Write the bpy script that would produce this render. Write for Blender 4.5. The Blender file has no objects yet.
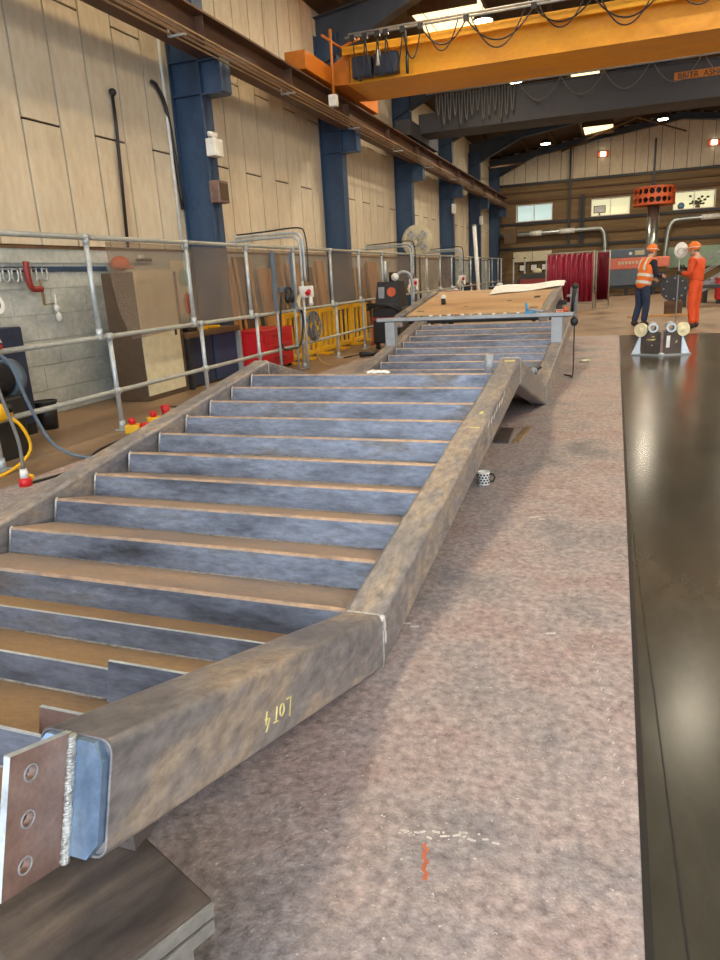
import bpy, bmesh, math, random
from mathutils import Vector as V, Matrix as M4
random.seed(7)
C = bpy.context.scene.collection
PI = math.pi

# ------------------------------------------------------------------ materials
def new_mat(name):
    m = bpy.data.materials.new(name); m.use_nodes = True
    nt = m.node_tree; b = nt.nodes['Principled BSDF']
    return m, nt, b
def srgb(r, g, b):
    f = lambda c: (c/255/12.92) if c/255 <= .04045 else ((c/255+.055)/1.055)**2.4
    return (f(r), f(g), f(b), 1)
def plain(name, col, rough=.5, metal=0., emit=0, alpha=1):
    m, nt, b = new_mat(name)
    b.inputs['Base Color'].default_value = srgb(*col); b.inputs['Roughness'].default_value = rough
    b.inputs['Metallic'].default_value = metal
    n = nt.nodes.new('ShaderNodeTexNoise'); n.inputs['Scale'].default_value = 9; n.inputs['Detail'].default_value = 4
    tc = nt.nodes.new('ShaderNodeTexCoord'); nt.links.new(tc.outputs['Object'], n.inputs['Vector'])
    mx = nt.nodes.new('ShaderNodeMix'); mx.data_type = 'RGBA'; mx.blend_type = 'MULTIPLY'
    mx.inputs[0].default_value = .35; mx.inputs[6].default_value = srgb(*col)
    rp = nt.nodes.new('ShaderNodeValToRGB'); rp.color_ramp.elements[0].position = .3; rp.color_ramp.elements[1].position = .7
    rp.color_ramp.elements[0].color = (.55, .53, .5, 1); rp.color_ramp.elements[1].color = (1.1, 1.1, 1.1, 1)
    nt.links.new(n.outputs['Fac'], rp.inputs['Fac']); nt.links.new(rp.outputs['Color'], mx.inputs[7])
    nt.links.new(mx.outputs[2], b.inputs['Base Color'])
    if emit:
        b.inputs['Emission Color'].default_value = srgb(*col); b.inputs['Emission Strength'].default_value = emit
    return m
def mottled(name, cols, scale=3., stretch=(1, 1, 1), rough=(.4, .7), metal=0., bump=.0, fine=40., speck=None, bscale=None, bdist=.01, grain=0.):
    """cols: list of (pos, rgb) for a ramp driven by layered noise; speck: (rgb, amount, scale)"""
    m, nt, b = new_mat(name); L = nt.links.new; N = nt.nodes.new
    tc = N('ShaderNodeTexCoord'); mp = N('ShaderNodeMapping'); mp.inputs['Scale'].default_value = stretch
    L(tc.outputs['Object'], mp.inputs['Vector'])
    n1 = N('ShaderNodeTexNoise'); n1.inputs['Scale'].default_value = scale; n1.inputs['Detail'].default_value = 8; n1.inputs['Roughness'].default_value = .62
    L(mp.outputs['Vector'], n1.inputs['Vector'])
    rp = N('ShaderNodeValToRGB'); e = rp.color_ramp.elements
    e[0].position, e[0].color = cols[0][0], srgb(*cols[0][1]); e[1].position, e[1].color = cols[-1][0], srgb(*cols[-1][1])
    for p, c in cols[1:-1]:
        k = e.new(p); k.color = srgb(*c)
    L(n1.outputs['Fac'], rp.inputs['Fac'])
    n2 = N('ShaderNodeTexNoise'); n2.inputs['Scale'].default_value = fine; n2.inputs['Detail'].default_value = 6; n2.inputs['Roughness'].default_value = .7
    L(mp.outputs['Vector'], n2.inputs['Vector'])
    mx = N('ShaderNodeMix'); mx.data_type = 'RGBA'; mx.blend_type = 'OVERLAY'; mx.inputs[0].default_value = .45
    L(rp.outputs['Color'], mx.inputs[6])
    if grain:
        g = N('ShaderNodeMapRange'); g.inputs['From Min'].default_value = .5-.5/grain; g.inputs['From Max'].default_value = .5+.5/grain
        L(n2.outputs['Fac'], g.inputs['Value']); L(g.outputs['Result'], mx.inputs[7])
    else: L(n2.outputs['Fac'], mx.inputs[7])
    out = mx.outputs[2]
    if speck:
        n3 = N('ShaderNodeTexNoise'); n3.inputs['Scale'].default_value = speck[2]; n3.inputs['Detail'].default_value = 3
        L(tc.outputs['Object'], n3.inputs['Vector'])
        r3 = N('ShaderNodeValToRGB'); r3.color_ramp.elements[0].position = speck[1]; r3.color_ramp.elements[1].position = speck[1]+.06
        L(n3.outputs['Fac'], r3.inputs['Fac'])
        m3 = N('ShaderNodeMix'); m3.data_type = 'RGBA'; m3.inputs[7].default_value = srgb(*speck[0])
        L(r3.outputs['Color'], m3.inputs[0]); L(out, m3.inputs[6]); out = m3.outputs[2]
    L(out, b.inputs['Base Color'])
    mr = N('ShaderNodeMapRange'); mr.inputs['From Min'].default_value = .35; mr.inputs['From Max'].default_value = .65
    mr.inputs['To Min'].default_value, mr.inputs['To Max'].default_value = rough
    L(n1.outputs['Fac'], mr.inputs['Value']); L(mr.outputs['Result'], b.inputs['Roughness'])
    b.inputs['Metallic'].default_value = metal
    if bump:
        bn = N('ShaderNodeTexNoise'); bn.inputs['Scale'].default_value = bscale or fine; bn.inputs['Detail'].default_value = 6
        L(tc.outputs['Object'], bn.inputs['Vector'])
        bp = N('ShaderNodeBump'); bp.inputs['Strength'].default_value = bump; bp.inputs['Distance'].default_value = bdist
        L(bn.outputs['Fac'], bp.inputs['Height']); L(bp.outputs['Normal'], b.inputs['Normal'])
    return m
def emissive(name, col, strength):
    m, nt, b = new_mat(name)
    b.inputs['Base Color'].default_value = srgb(*col); b.inputs['Emission Color'].default_value = srgb(*col)
    b.inputs['Emission Strength'].default_value = strength
    return m

MT = {}
MT['tube'] = mottled('tube steel', [(.30, (88, 87, 92)), (.42, (124, 121, 123)), (.51, (140, 134, 132)), (.575, (164, 149, 133)), (.64, (144, 137, 134)), (.72, (114, 111, 114))], 3.6, (1, .45, 1), (.34, .58), .2, .06, 30, None, 70, .01, 2.2)
MT['mill'] = mottled('mill scale steel', [(.30, (52, 53, 58)), (.40, (86, 90, 102)), (.55, (118, 124, 138)), (.64, (106, 104, 106)), (.74, (126, 106, 90))], 3.0, (.45, 1, 1.6), (.3, .5), .3, .05, 28, None, 45, .01, 2.0)
MT['tread_top'] = mottled('rusty tread steel', [(.25, (116, 104, 96)), (.5, (156, 138, 124)), (.75, (176, 148, 122))], 3, (.5, 1, 1), (.4, .65), .2, .08, 55)
MT['nose'] = mottled('ground orange nosing', [(.3, (128, 112, 102)), (.48, (186, 158, 134)), (.6, (150, 136, 126)), (.75, (196, 176, 160))], 7, (.6, 1, 1), (.35, .55), .3, .04, 50)
MT['rust'] = mottled('rusty plate', [(.28, (104, 86, 68)), (.45, (140, 114, 84)), (.62, (158, 130, 94)), (.8, (124, 104, 86))], 2.4, (.6, 1, 1), (.45, .7), .1, .08, 50)
MT['rust_tan'] = mottled('tan rusty plate', [(.25, (146, 118, 90)), (.5, (184, 150, 112)), (.75, (200, 174, 140))], 1.8, (.5, 1.4, 1), (.55, .75), 0, .05, 40)
MT['red_rust'] = mottled('red brown plate', [(.25, (96, 80, 76)), (.5, (140, 112, 102)), (.75, (160, 138, 130))], 6, (1, 1, 1), (.35, .6), .25, .05, 60)
MT['blue_cap'] = mottled('bright cut steel', [(.3, (84, 108, 140)), (.55, (126, 152, 182)), (.75, (172, 190, 206))], 5, (1, 1, .6), (.22, .4), .6, .03, 60)
MT['weld'] = mottled('weld bead', [(.3, (150, 148, 144)), (.7, (214, 214, 208))], 40, (1, 1, 1), (.3, .5), .6, .5, 120)
MT['zinc'] = mottled('galvanised tube', [(.3, (164, 172, 178)), (.7, (206, 212, 214))], 8, (1, 1, 1), (.3, .5), .4, .02, 60)
MT['rail'] = mottled('weathered rail', [(.3, (142, 140, 130)), (.7, (178, 176, 164))], 6, (1, .3, 1), (.4, .6), .3, .04, 60)
MT['slab'] = mottled('reddish concrete slab', [(.30, (118, 116, 120)), (.40, (148, 140, 140)), (.50, (166, 152, 149)), (.60, (160, 140, 136)), (.72, (182, 171, 168))], 1.5, (1, 1, 1), (.55, .8), 0, .6, 34, ((204, 198, 190), .67, 80), 60, .010, 2.6)
MT['lane'] = mottled('polished dark floor', [(.3, (58, 56, 48)), (.5, (68, 65, 56)), (.7, (80, 74, 61))], .7, (1.6, .6, 1), (.17, .24), .0, .012, 7)
MT['floor'] = mottled('brown worn floor', [(.3, (104, 84, 66)), (.5, (140, 116, 92)), (.7, (160, 136, 110)), (.82, (120, 98, 80))], 1.2, (1.4, .7, 1), (.4, .65), 0, .1, 25)
MT['panel'] = mottled('beige cladding', [(.22, (168, 146, 122)), (.42, (208, 194, 170)), (.7, (220, 208, 186))], .8, (1, 1, .35), (.6, .8), 0, .02, 8)
MT['joint'] = plain('dark joint', (44, 32, 26), .8)
MT['block'] = mottled('grey green blockwork', [(.3, (152, 158, 154)), (.5, (176, 182, 177)), (.72, (204, 207, 204))], 1.3, (1, 1, 1.4), (.7, .9), 0, .04, 12)
MT['mortar'] = plain('mortar', (150, 156, 150), .9)
MT['wood_beam'] = mottled('brown timber', [(.3, (74, 52, 34)), (.7, (120, 88, 58))], 2, (.2, 1, 3), (.6, .8), 0, .1, 20)
MT['plankwall'] = mottled('brown board wall', [(.25, (90, 70, 46)), (.5, (122, 98, 64)), (.75, (146, 120, 84))], 1.6, (.35, 1, 5), (.6, .85), 0, .05, 12)
MT['col_blue'] = mottled('blue paint', [(.3, (40, 58, 82)), (.5, (52, 76, 106)), (.75, (62, 86, 114))], 2, (1, 1, .5), (.4, .6), .05, .02, 20)
MT['raf_blue'] = mottled('dark blue grey paint', [(.3, (44, 50, 60)), (.7, (64, 72, 84))], 2, (1, 1, 1), (.5, .7), 0, .02, 20)
MT['runway'] = mottled('brown painted girder', [(.3, (74, 50, 40)), (.6, (104, 74, 56)), (.8, (128, 96, 70))], 2, (1, .3, 1), (.5, .7), .1, .03, 25)
MT['crane'] = mottled('crane yellow', [(.3, (214, 142, 10)), (.6, (236, 164, 20)), (.8, (224, 152, 16))], 1.4, (.4, 1, 1), (.38, .55), 0, .02, 20)
MT['crane_or'] = plain('crane orange', (196, 112, 22), .55)
MT['dark_crane'] = mottled('dark slate crane paint', [(.3, (50, 51, 58)), (.7, (68, 69, 78))], 1.5, (.4, 1, 1), (.5, .7), 0, .02, 20)
MT['navy'] = mottled('navy paint', [(.3, (30, 38, 58)), (.7, (48, 58, 84))], 4, (1, 1, 1), (.4, .6), .1, .02, 40)
MT['bench'] = plain('bench blue', (42, 62, 96), .5)
MT['red'] = plain('red paint', (206, 26, 34), .4)
MT['dred'] = plain('dull red paint', (150, 52, 44), .5)
MT['yellow'] = plain('yellow paint', (240, 186, 24), .45)
MT['orange'] = plain('orange paint', (208, 96, 52), .5)
MT['salmon'] = plain('salmon paint', (232, 130, 108), .5)
MT['slate'] = plain('slate paint', (96, 112, 128), .5)
MT['black'] = plain('black rubber', (28, 28, 30), .5)
MT['dark'] = plain('dark steel', (56, 54, 54), .45, .4)
MT['grey'] = plain('grey steel', (164, 168, 172), .45, .2)
MT['cable'] = plain('grey cable', (104, 106, 108), .6)
MT['white'] = plain('white', (236, 236, 232), .5)
MT['cream'] = plain('cream board', (216, 208, 178), .6)
MT['creamdisc'] = plain('cream nylon', (240, 228, 186), .5)
MT['brown'] = plain('brown cabinet', (92, 74, 56), .6)
MT['ply'] = mottled('plywood', [(.3, (178, 132, 78)), (.7, (206, 160, 102))], 2, (3, 3, .4), (.6, .8), 0, .03, 25)
MT['ceil'] = mottled('dark roof', [(.3, (60, 45, 32)), (.7, (84, 64, 44))], 1, (1, 1, 1), (.7, .9), 0, .02, 10)
MT['duct'] = plain('silver duct', (186, 192, 188), .28, .8)
MT['conductor'] = plain('tan conductor', (150, 122, 86), .6)
MT['plate'] = mottled('brown grey plate', [(.3, (72, 66, 64)), (.7, (104, 92, 88))], 5, (1, 1, 1), (.35, .55), .2, .04, 50)
MT['footweld'] = mottled('dull weld', [(.3, (96, 92, 88)), (.6, (158, 152, 146)), (.8, (120, 112, 104))], 30, (1, 1, 1), (.4, .6), .4, .4, 120)
MT['curtain'] = mottled('crimson weld curtain', [(.3, (118, 24, 44)), (.7, (160, 44, 66))], 2, (3, 3, .5), (.28, .4), 0, .03, 20)
MT['sleeper'] = mottled('dark timber', [(.3, (52, 44, 42)), (.55, (80, 70, 64)), (.75, (104, 90, 78))], 4, (4, .6, 4), (.5, .75), 0, .25, 35)
MT['sleeper_end'] = mottled('cut timber end', [(.3, (98, 94, 88)), (.7, (134, 130, 122))], 9, (1, 1, 1), (.6, .8), 0, .1, 60)
MT['vest'] = plain('hi vis orange', (250, 128, 48), .6)
MT['overall'] = mottled('orange overall', [(.3, (204, 70, 34)), (.7, (232, 92, 44))], 5, (1, 1, 1), (.7, .9), 0, .2, 30)
MT['band'] = plain('reflective band', (232, 230, 220), .35)
MT['denim'] = plain('dark denim', (44, 58, 88), .8)
MT['sleeve'] = plain('navy sleeve', (34, 38, 56), .8)
MT['skin'] = plain('skin', (206, 160, 136), .5)
MT['hair'] = plain('grey hair', (120, 112, 104), .8)
MT['glove'] = plain('dark glove', (44, 42, 42), .7)
MT['boot'] = plain('boot leather', (64, 50, 44), .6)
MT['chalk_y'] = plain('yellow chalk', (226, 210, 140), .8)
MT['chalk_w'] = plain('white chalk', (216, 210, 204), .9)
MT['chalk_o'] = plain('orange chalk', (206, 120, 88), .9)
MT['sign_or'] = plain('amber sign', (190, 116, 44), .6)
MT['bluelite'] = plain('light blue', (70, 150, 200), .5)
MT['leaf'] = plain('leaf', (62, 92, 48), .6)
MT['teal'] = plain('teal glass board', (150, 176, 150), .4)
MT['lamp'] = emissive('lamp glow', (255, 240, 200), 16)
MT['skylight'] = emissive('rooflight sheet', (255, 236, 200), 8)
MT['window_glow'] = emissive('lit room', (228, 222, 178), .75)
MT['window_glow2'] = emissive('lit cool room', (190, 212, 206), .75)
MT['squarelamp'] = emissive('square lamp', (255, 244, 214), 9)
def clear_panel():
    m, nt, b = new_mat('smoky clear sheet'); L = nt.links.new; N = nt.nodes.new
    tr = N('ShaderNodeBsdfTransparent'); tr.inputs['Color'].default_value = (.88, .83, .78, 1)
    b.inputs['Base Color'].default_value = srgb(172, 160, 148); b.inputs['Roughness'].default_value = .25
    mx = N('ShaderNodeMixShader'); n = N('ShaderNodeTexNoise'); n.inputs['Scale'].default_value = 1.3; n.inputs['Detail'].default_value = 5
    tc = N('ShaderNodeTexCoord'); L(tc.outputs['Object'], n.inputs['Vector'])
    mr = N('ShaderNodeMapRange'); mr.inputs['From Min'].default_value = .3; mr.inputs['From Max'].default_value = .7
    mr.inputs['To Min'].default_value = .16; mr.inputs['To Max'].default_value = .36
    L(n.outputs['Fac'], mr.inputs['Value']); L(mr.outputs['Result'], mx.inputs['Fac'])
    L(tr.outputs['BSDF'], mx.inputs[1]); L(b.outputs['BSDF'], mx.inputs[2])
    L(mx.outputs['Shader'], nt.nodes['Material Output'].inputs['Surface'])
    return m
MT['clear'] = clear_panel()
def glass():
    m, nt, b = new_mat('window glass'); L = nt.links.new; N = nt.nodes.new
    tr = N('ShaderNodeBsdfTransparent'); gl = N('ShaderNodeBsdfGlossy'); gl.inputs['Roughness'].default_value = .05
    mx = N('ShaderNodeMixShader'); mx.inputs['Fac'].default_value = .06
    L(tr.outputs['BSDF'], mx.inputs[1]); L(gl.outputs['BSDF'], mx.inputs[2]); L(mx.outputs['Shader'], nt.nodes['Material Output'].inputs['Surface'])
    return m
MT['glass'] = glass()

# ------------------------------------------------------------------ mesh helpers
class MB:
    def __init__(s): s.bm = bmesh.new(); s.mats = []
    def _mi(s, m):
        if m not in s.mats: s.mats.append(m)
        return s.mats.index(m)
    def _tag(s, faces, m, smooth=False):
        if m is not None:
            i = s._mi(m)
            for f in faces: f.material_index = i
        for f in faces: f.smooth = smooth
    def box(s, lo, hi, m=None, bev=0., mat=None):
        lo, hi = V(lo), V(hi)
        r = bmesh.ops.create_cube(s.bm, size=1)
        vs = r['verts']
        T = M4.Translation((lo+hi)/2) @ M4.Diagonal((*(hi-lo), 1))
        if mat is not None: T = mat @ T
        bmesh.ops.transform(s.bm, matrix=T, verts=vs)
        fs = list({f for v in vs for f in v.link_faces})
        if bev > 0:
            es = list({e for v in vs for e in v.link_edges})
            rr = bmesh.ops.bevel(s.bm, geom=es, offset=bev, segments=2, affect='EDGES', profile=.5)
            fs = list(set([f for f in fs if f.is_valid]) | set(rr['faces']))
        s._tag(fs, m); return s
    def poly(s, pts, vec, m=None):
        """prism: polygon pts extruded by vec"""
        vec = V(vec); a = [s.bm.verts.new(V(p)) for p in pts]; b = [s.bm.verts.new(V(p)+vec) for p in pts]
        n = len(a); fs = [s.bm.faces.new(a), s.bm.faces.new(b[::-1])]
        for i in range(n): fs.append(s.bm.faces.new((a[(i+1) % n], a[i], b[i], b[(i+1) % n])))
        bmesh.ops.recalc_face_normals(s.bm, faces=fs); s._tag(fs, m); return s
    def loft(s, rings, m=None, caps=True, smooth=False, closed=False):
        R = [[s.bm.verts.new(V(p)) for p in r] for r in rings]; n = len(R[0]); fs = []
        pairs = list(zip(R[:-1], R[1:])) + ([(R[-1], R[0])] if closed else [])
        for a, b in pairs:
            for i in range(n): fs.append(s.bm.faces.new((a[i], a[(i+1) % n], b[(i+1) % n], b[i])))
        side = list(fs)
        if caps and not closed: fs += [s.bm.faces.new(R[0][::-1]), s.bm.faces.new(R[-1])]
        bmesh.ops.recalc_face_normals(s.bm, faces=fs); s._tag(fs, m); s._tag(side, None, smooth)
        return s
    def tube(s, pts, r, m=None, seg=10, closed=False):
        pts = [V(p) for p in pts]; n = len(pts); rings = []
        up = None
        for i, p in enumerate(pts):
            if closed: t = (pts[(i+1) % n]-pts[i-1])
            else: t = pts[min(i+1, n-1)]-pts[max(i-1, 0)]
            t.normalize()
            if up is None:
                up = V((0, 0, 1)) if abs(t.z) < .9 else V((1, 0, 0))
            x = (up - t*up.dot(t)).normalized(); y = t.cross(x); up = x
            rr = r[i] if isinstance(r, (list, tuple)) else r
            rings.append([p+x*rr*math.cos(2*PI*k/seg)+y*rr*math.sin(2*PI*k/seg) for k in range(seg)])
        return s.loft(rings, m, True, True, closed)
    def ring(s, c, axis, r0, r1, t, m=None, seg=32):
        """annulus: inner r0, outer r1, thickness t along axis"""
        c = V(c); a = V(axis).normalized(); x = a.orthogonal().normalized(); y = a.cross(x)
        P = lambda r, h: [c+a*h+x*r*math.cos(2*PI*k/seg)+y*r*math.sin(2*PI*k/seg) for k in range(seg)]
        if r0 <= 0: return s.loft([P(r1, -t/2), P(r1, t/2)], m, True, True)
        return s.loft([P(r0, -t/2), P(r1, -t/2), P(r1, t/2), P(r0, t/2)], m, False, False, True)
    def ball(s, c, r, m=None, seg=14):
        rr = bmesh.ops.create_uvsphere(s.bm, u_segments=seg, v_segments=max(6, seg//2+1), radius=1)
        sc = r if isinstance(r, (tuple, list)) else (r, r, r)
        bmesh.ops.transform(s.bm, matrix=M4.Translation(V(c)) @ M4.Diagonal((*sc, 1)), verts=rr['verts'])
        s._tag(list({f for v in rr['verts'] for f in v.link_faces}), m, True); return s
    def build(s, name, mat=None, parent=None):
        me = bpy.data.meshes.new(name); s.bm.to_mesh(me); s.bm.free()
        o = bpy.data.objects.new(name, me); C.objects.link(o)
        if s.mats:
            for m in s.mats: me.materials.append(m if not isinstance(m, str) else MT[m])
        elif mat: me.materials.append(MT[mat])
        if parent: o.parent = parent
        return o
def tag(o, label, cat, group=None, kind=None):
    o['label'] = label; o['category'] = cat
    if group: o['group'] = group
    if kind: o['kind'] = kind
    return o
def thing(name, label, cat, loc=(0, 0, 0), rz=0., group=None):
    o = bpy.data.objects.new(name, None); o.empty_display_size = .1; C.objects.link(o)
    o.location = loc; o.rotation_euler = (0, 0, rz)
    return tag(o, label, cat, group)
def struct(o): o['kind'] = 'structure'; return o
def copy_tree(o, parent=None):
    c = o.copy(); C.objects.link(c)
    if parent: c.parent = parent
    for ch in list(o.children): copy_tree(ch, c)
    return c
def rrect(w, h, r, n=4):
    """rounded rectangle points centred on 0: list of (u, v)"""
    P = []
    for cx, cy, a0 in ((w/2-r, h/2-r, 0), (-w/2+r, h/2-r, PI/2), (-w/2+r, -h/2+r, PI), (w/2-r, -h/2+r, 1.5*PI)):
        for k in range(n+1):
            a = a0+PI/2*k/n; P.append((cx+r*math.cos(a), cy+r*math.sin(a)))
    return P
def sag(p, q, drop, n=10):
    p, q = V(p), V(q)
    return [p.lerp(q, k/n)-V((0, 0, drop*4*(k/n)*(1-k/n))) for k in range(n+1)]
def smooth_path(pts, n=5):
    pts = [V(p) for p in pts]; out = []
    for i in range(len(pts)-1):
        p0, p1, p2, p3 = pts[max(i-1, 0)], pts[i], pts[i+1], pts[min(i+2, len(pts)-1)]
        for k in range(n):
            t = k/n
            out.append(.5*((2*p1)+(p2-p0)*t+(2*p0-5*p1+4*p2-p3)*t*t+(3*p1-p0-3*p2+p3)*t**3))
    out.append(pts[-1]); return out

# ------------------------------------------------------------------ camera
def add_camera():
    f, yaw, pitch, roll = 704.06, .350282, .277570, -.0557689
    cy, sy, cp, sp = math.cos(yaw), math.sin(yaw), math.cos(pitch), math.sin(pitch)
    fw = V((-sy*cp, cy*cp, -sp)); r = V((cy, sy, 0)); u = r.cross(fw)
    c, s = math.cos(roll), math.sin(roll)
    r2 = c*r+s*u; u2 = -s*r+c*u
    cam = bpy.data.cameras.new('camera'); cam.sensor_fit = 'VERTICAL'; cam.sensor_height = 36; cam.lens = f/960*36
    cam.clip_start = .02; cam.clip_end = 300
    o = bpy.data.objects.new('camera', cam); C.objects.link(o)
    m = M4.Identity(4)
    for i in range(3): m[i][0] = r2[i]; m[i][1] = u2[i]; m[i][2] = -fw[i]
    m = M4.Translation((0, 0, 1.4)) @ m
    o.matrix_world = m; bpy.context.scene.camera = o
add_camera()

# ------------------------------------------------------------------ the hall shell
XL, XR, YB, YE = -6.5, 12.0, -4.0, 41.0
XM = (XL+XR)/2
def zroof(x): return 7.15+.14*(x-XL) if x < XM else 7.15+.14*(XR-x)
b = MB(); b.box((XL-.3, -14, -.2), (XR+.3, YE+.3, 0)); struct(b.build('floor', 'floor'))
# concrete slab with two expansion edges and marks
b = MB(); b.box((-4.35, -2.5, .0005), (.118, 15.65, .008), 'slab', .004)
slab = struct(b.build('slab_floor'))
b = MB(); b.box((.135, -2.5, .0005), (XR-.05, 15.65, .004), 'lane'); lane = struct(b.build('polished_floor'))
b = MB(); b.box((.1185, -2.5, .0005), (.1345, 15.65, .006), 'dark'); struct(b.build('trim_1'))
b = MB(); b.poly([(.24, -.6, .0042), (.247, -.6, .0042), (.139, 4.3, .0042), (.136, 4.3, .0042)], (0, 0, .001), 'dark'); struct(b.build('trim_2'))
def chalk(mb, pts, w, m, z=.0085):
    for (x0, y0), (x1, y1) in zip(pts[:-1], pts[1:]):
        d = V((x1-x0, y1-y0, 0)).normalized(); n = V((-d.y, d.x, 0))*w/2
        mb.poly([V((x0, y0, z))-n, V((x1, y1, z))-n, V((x1, y1, z))+n, V((x0, y0, z))+n], (0, 0, .0008), m)
b = MB()
for k in range(26):
    x = -.48+.25*random.random(); y = 1.425+.03*random.random()+.18*(x+.48)
    chalk(b, [(x, y), (x+.022*random.random(), y+.016*(random.random()-.3))], .006, 'chalk_w')
for k in range(14):
    x = .07-.008*k+.012*random.random(); y = 1.78+k*.058
    chalk(b, [(x, y), (x+.004, y+.014)], .003, 'chalk_w')
for (x, y) in ((-.42, 3.98), (-.39, 4.0), (-.36, 3.96), (-.78, 2.55), (-.74, 2.53), (-.2, 2.6), (-.9, 2.9)):
    chalk(b, [(x, y), (x+.035, y+.012)], .014, 'chalk_w')
b.build('chalk_marks', None, slab)
b = MB()
for k in range(9):
    x = -.37-.003*k+.004*math.sin(k*2.); y = 1.31+k*.012
    chalk(b, [(x, y), (x-.004, y+.014)], .011, 'chalk_o')
b.build('orange_chalk_mark', None, slab)
# left wall: blockwork dado, timber cap, cladding panels
b = MB(); b.box((XL-.3, YB, 0), (XL-.02, YE, 1.97), 'mortar')
y = YB; row = 0
for row in range(9):
    z0 = .299*row+.003; z1 = min(z0+.293, 1.79)
    if z0 > 1.75: break
    y = YB - (.31 if row % 2 else 0)
    while y < YE:
        b.box((XL-.05, max(y, YB), z0), (XL, min(y+.614, YE), z1), 'block'); y += .62
b.box((XL-.05, YB, 1.79), (XL+.02, YE, 1.955), 'block')
WALL_L = struct(b.build('wall_left'))
b = MB(); b.box((XL-.02, YB, 1.955), (XL+.035, YE, 1.985), 'wood_beam'); struct(b.build('trim_3'))
b = MB(); b.box((XL-.01, YB, 1.69), (XL+.025, 8.25, 1.75), 'col_blue', .004); struct(b.build('trim_4'))
b = MB(); b.box((XL-.3, YB, 1.985), (XL-.03, YE, zroof(XL)+.1), 'joint')
seams = []
cols_y = [10.45+6*k for k in range(6)]
edges = [-1.55-6*0]+cols_y
ys = []
yy = 10.34
while yy > YB: ys.append(yy); yy -= .635
ys.append(YB); ys.reverse()
for a in cols_y:
    n = 8; ys += [a+.9+k*(5.0/n) for k in range(n+1)] if a+6 < YE else []
ys = sorted(set(round(v, 3) for v in ys if v < YE))+[YE]
for i, (a, c) in enumerate(zip(ys[:-1], ys[1:])):
    zs = [1.985, 3.39, zroof(XL)] if i % 2 == 0 else [1.985, 4.82, zroof(XL)]
    if c-a > .8: zs = [1.985, zroof(XL)]
    for z0, z1 in zip(zs[:-1], zs[1:]):
        b.box((XL-.05, a+.016, z0+.014), (XL, c-.016, z1-.014), 'panel')
b.build('cladding', None, WALL_L)
b = MB(); b.box((XR, YB, 0), (XR+.3, YE, zroof(XR)+.1), 'panel'); struct(b.build('wall_right'))
# roof
b = MB()
b.poly([(XL-.3, YB, zroof(XL)-.04), (XM, YB, zroof(XM)), (XR+.3, YB, zroof(XR)-.04), (XR+.3, YB, zroof(XR)+.1), (XM, YB, zroof(XM)+.15), (XL-.3, YB, zroof(XL)+.1)], (0, YE+.3-YB, 0), 'ceil')
for k in range(14):
    x = XL+.7+k*1.32
    b.box((x-.04, YB, zroof(x)-.2), (x+.04, YE, zroof(x)-.03), 'ceil')
struct(b.build('ceiling'))
MT['skylight_dim'] = emissive('dimmed rooflight sheet', (255, 228, 176), 1.25)  # glow turned down for the rooflights in view, so they stay warm, not white
def rooflight(x0, x1, y0, y1, label, sheet='skylight'):
    t = thing('rooflight', label, 'rooflight', ((x0+x1)/2, (y0+y1)/2, zroof((x0+x1)/2)), 0, 'rooflights')
    b = MB(); w = (x1-x0)/2; l = (y1-y0)/2; n = 24
    rings = []
    for k in range(n+1):
        x = -w+2*w*k/n; z = .14*x*(1 if x0 < XM else -1)-.215+.018*math.cos(k*PI)
        rings.append([(x, -l, z), (x, l, z), (x, l, z+.006), (x, -l, z+.006)])
    b.loft(rings, sheet); b.build('corrugated_sheet', None, t)
    for sgn in (-1, 1):
        b = MB(); b.box((-w-.05, sgn*l-.03, -.26-.14*w), (w+.05, sgn*l+.03, -.02), 'ceil'); b.build('kerb', None, t)
    return t
rooflight(-4.7, -3.2, 17.9, 20.0, 'large glowing corrugated rooflight above the yellow crane bridge', 'skylight_dim')
rooflight(-1.7, -.4, 37.2, 39.6, 'small glowing rooflight near the end wall, below the dark crane bridge', 'skylight_dim')
rooflight(-1.7, -.8, 27.2, 29.4, 'rooflight sliver seen between the yellow and dark crane bridges', 'skylight_dim')
for k, yy in enumerate((-1., 5.5, 11.7)):
    rooflight(-3.75, -3.0, yy, yy+4.6, ['rooflight nearest the open door behind the photographer', 'rooflight over the stair frame', 'rooflight above the guard rail'][k])
for k, yy in enumerate((0., 9.0, 19.0, 28.0)):  # added out of view and made wide to soften the stair frame's shadow
    rooflight(6.2, 8.4, yy, yy+4.6, 'unseen rooflight added on the far slope of the roof, bay %s' % ['one', 'two', 'three', 'four'][k])

# end wall
b = MB(); b.box((XL-.3, YE, 0), (XR+.3, YE+.9, 3.88), 'plankwall')
WX = [(-5.19, -3.29), (-1.34, .56), (2.58, 4.52)]
xs = [XL-.3]+[v for w in WX for v in w]+[XR+.3]
for a, c in zip(xs[::2], xs[1::2]): b.box((a, YE, 3.88), (c, YE+.9, 4.74), 'plankwall')
b.box((XL-.3, YE, 4.74), (XR+.3, YE+.9, 5.72), 'plankwall')
b.box((XL-.3, YE+.05, 5.72), (XR+.3, YE+.9, 8.4), 'joint')
k = XL
while k < XR:
    b.box((k+.012, YE, 5.74), (min(k+.6, XR)-.012, YE+.08, min(zroof(k), zroof(min(k+.6, XR)))), 'panel'); k += .6
struct(b.build('wall_back'))
n = 5
for z, t_, mt in ((5.75, .12, 'dark'), (4.95, .16, 'wood_beam'), (3.78, .13, 'dark'), (3.12, .09, 'wood_beam'), (2.52, .12, 'dark'), (5.35, .06, 'wood_beam')):
    b = MB(); b.box((XL, YE-.1, z-t_/2), (XR, YE, z+t_/2), mt); struct(b.build('trim_%d' % n)); n += 1
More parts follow.
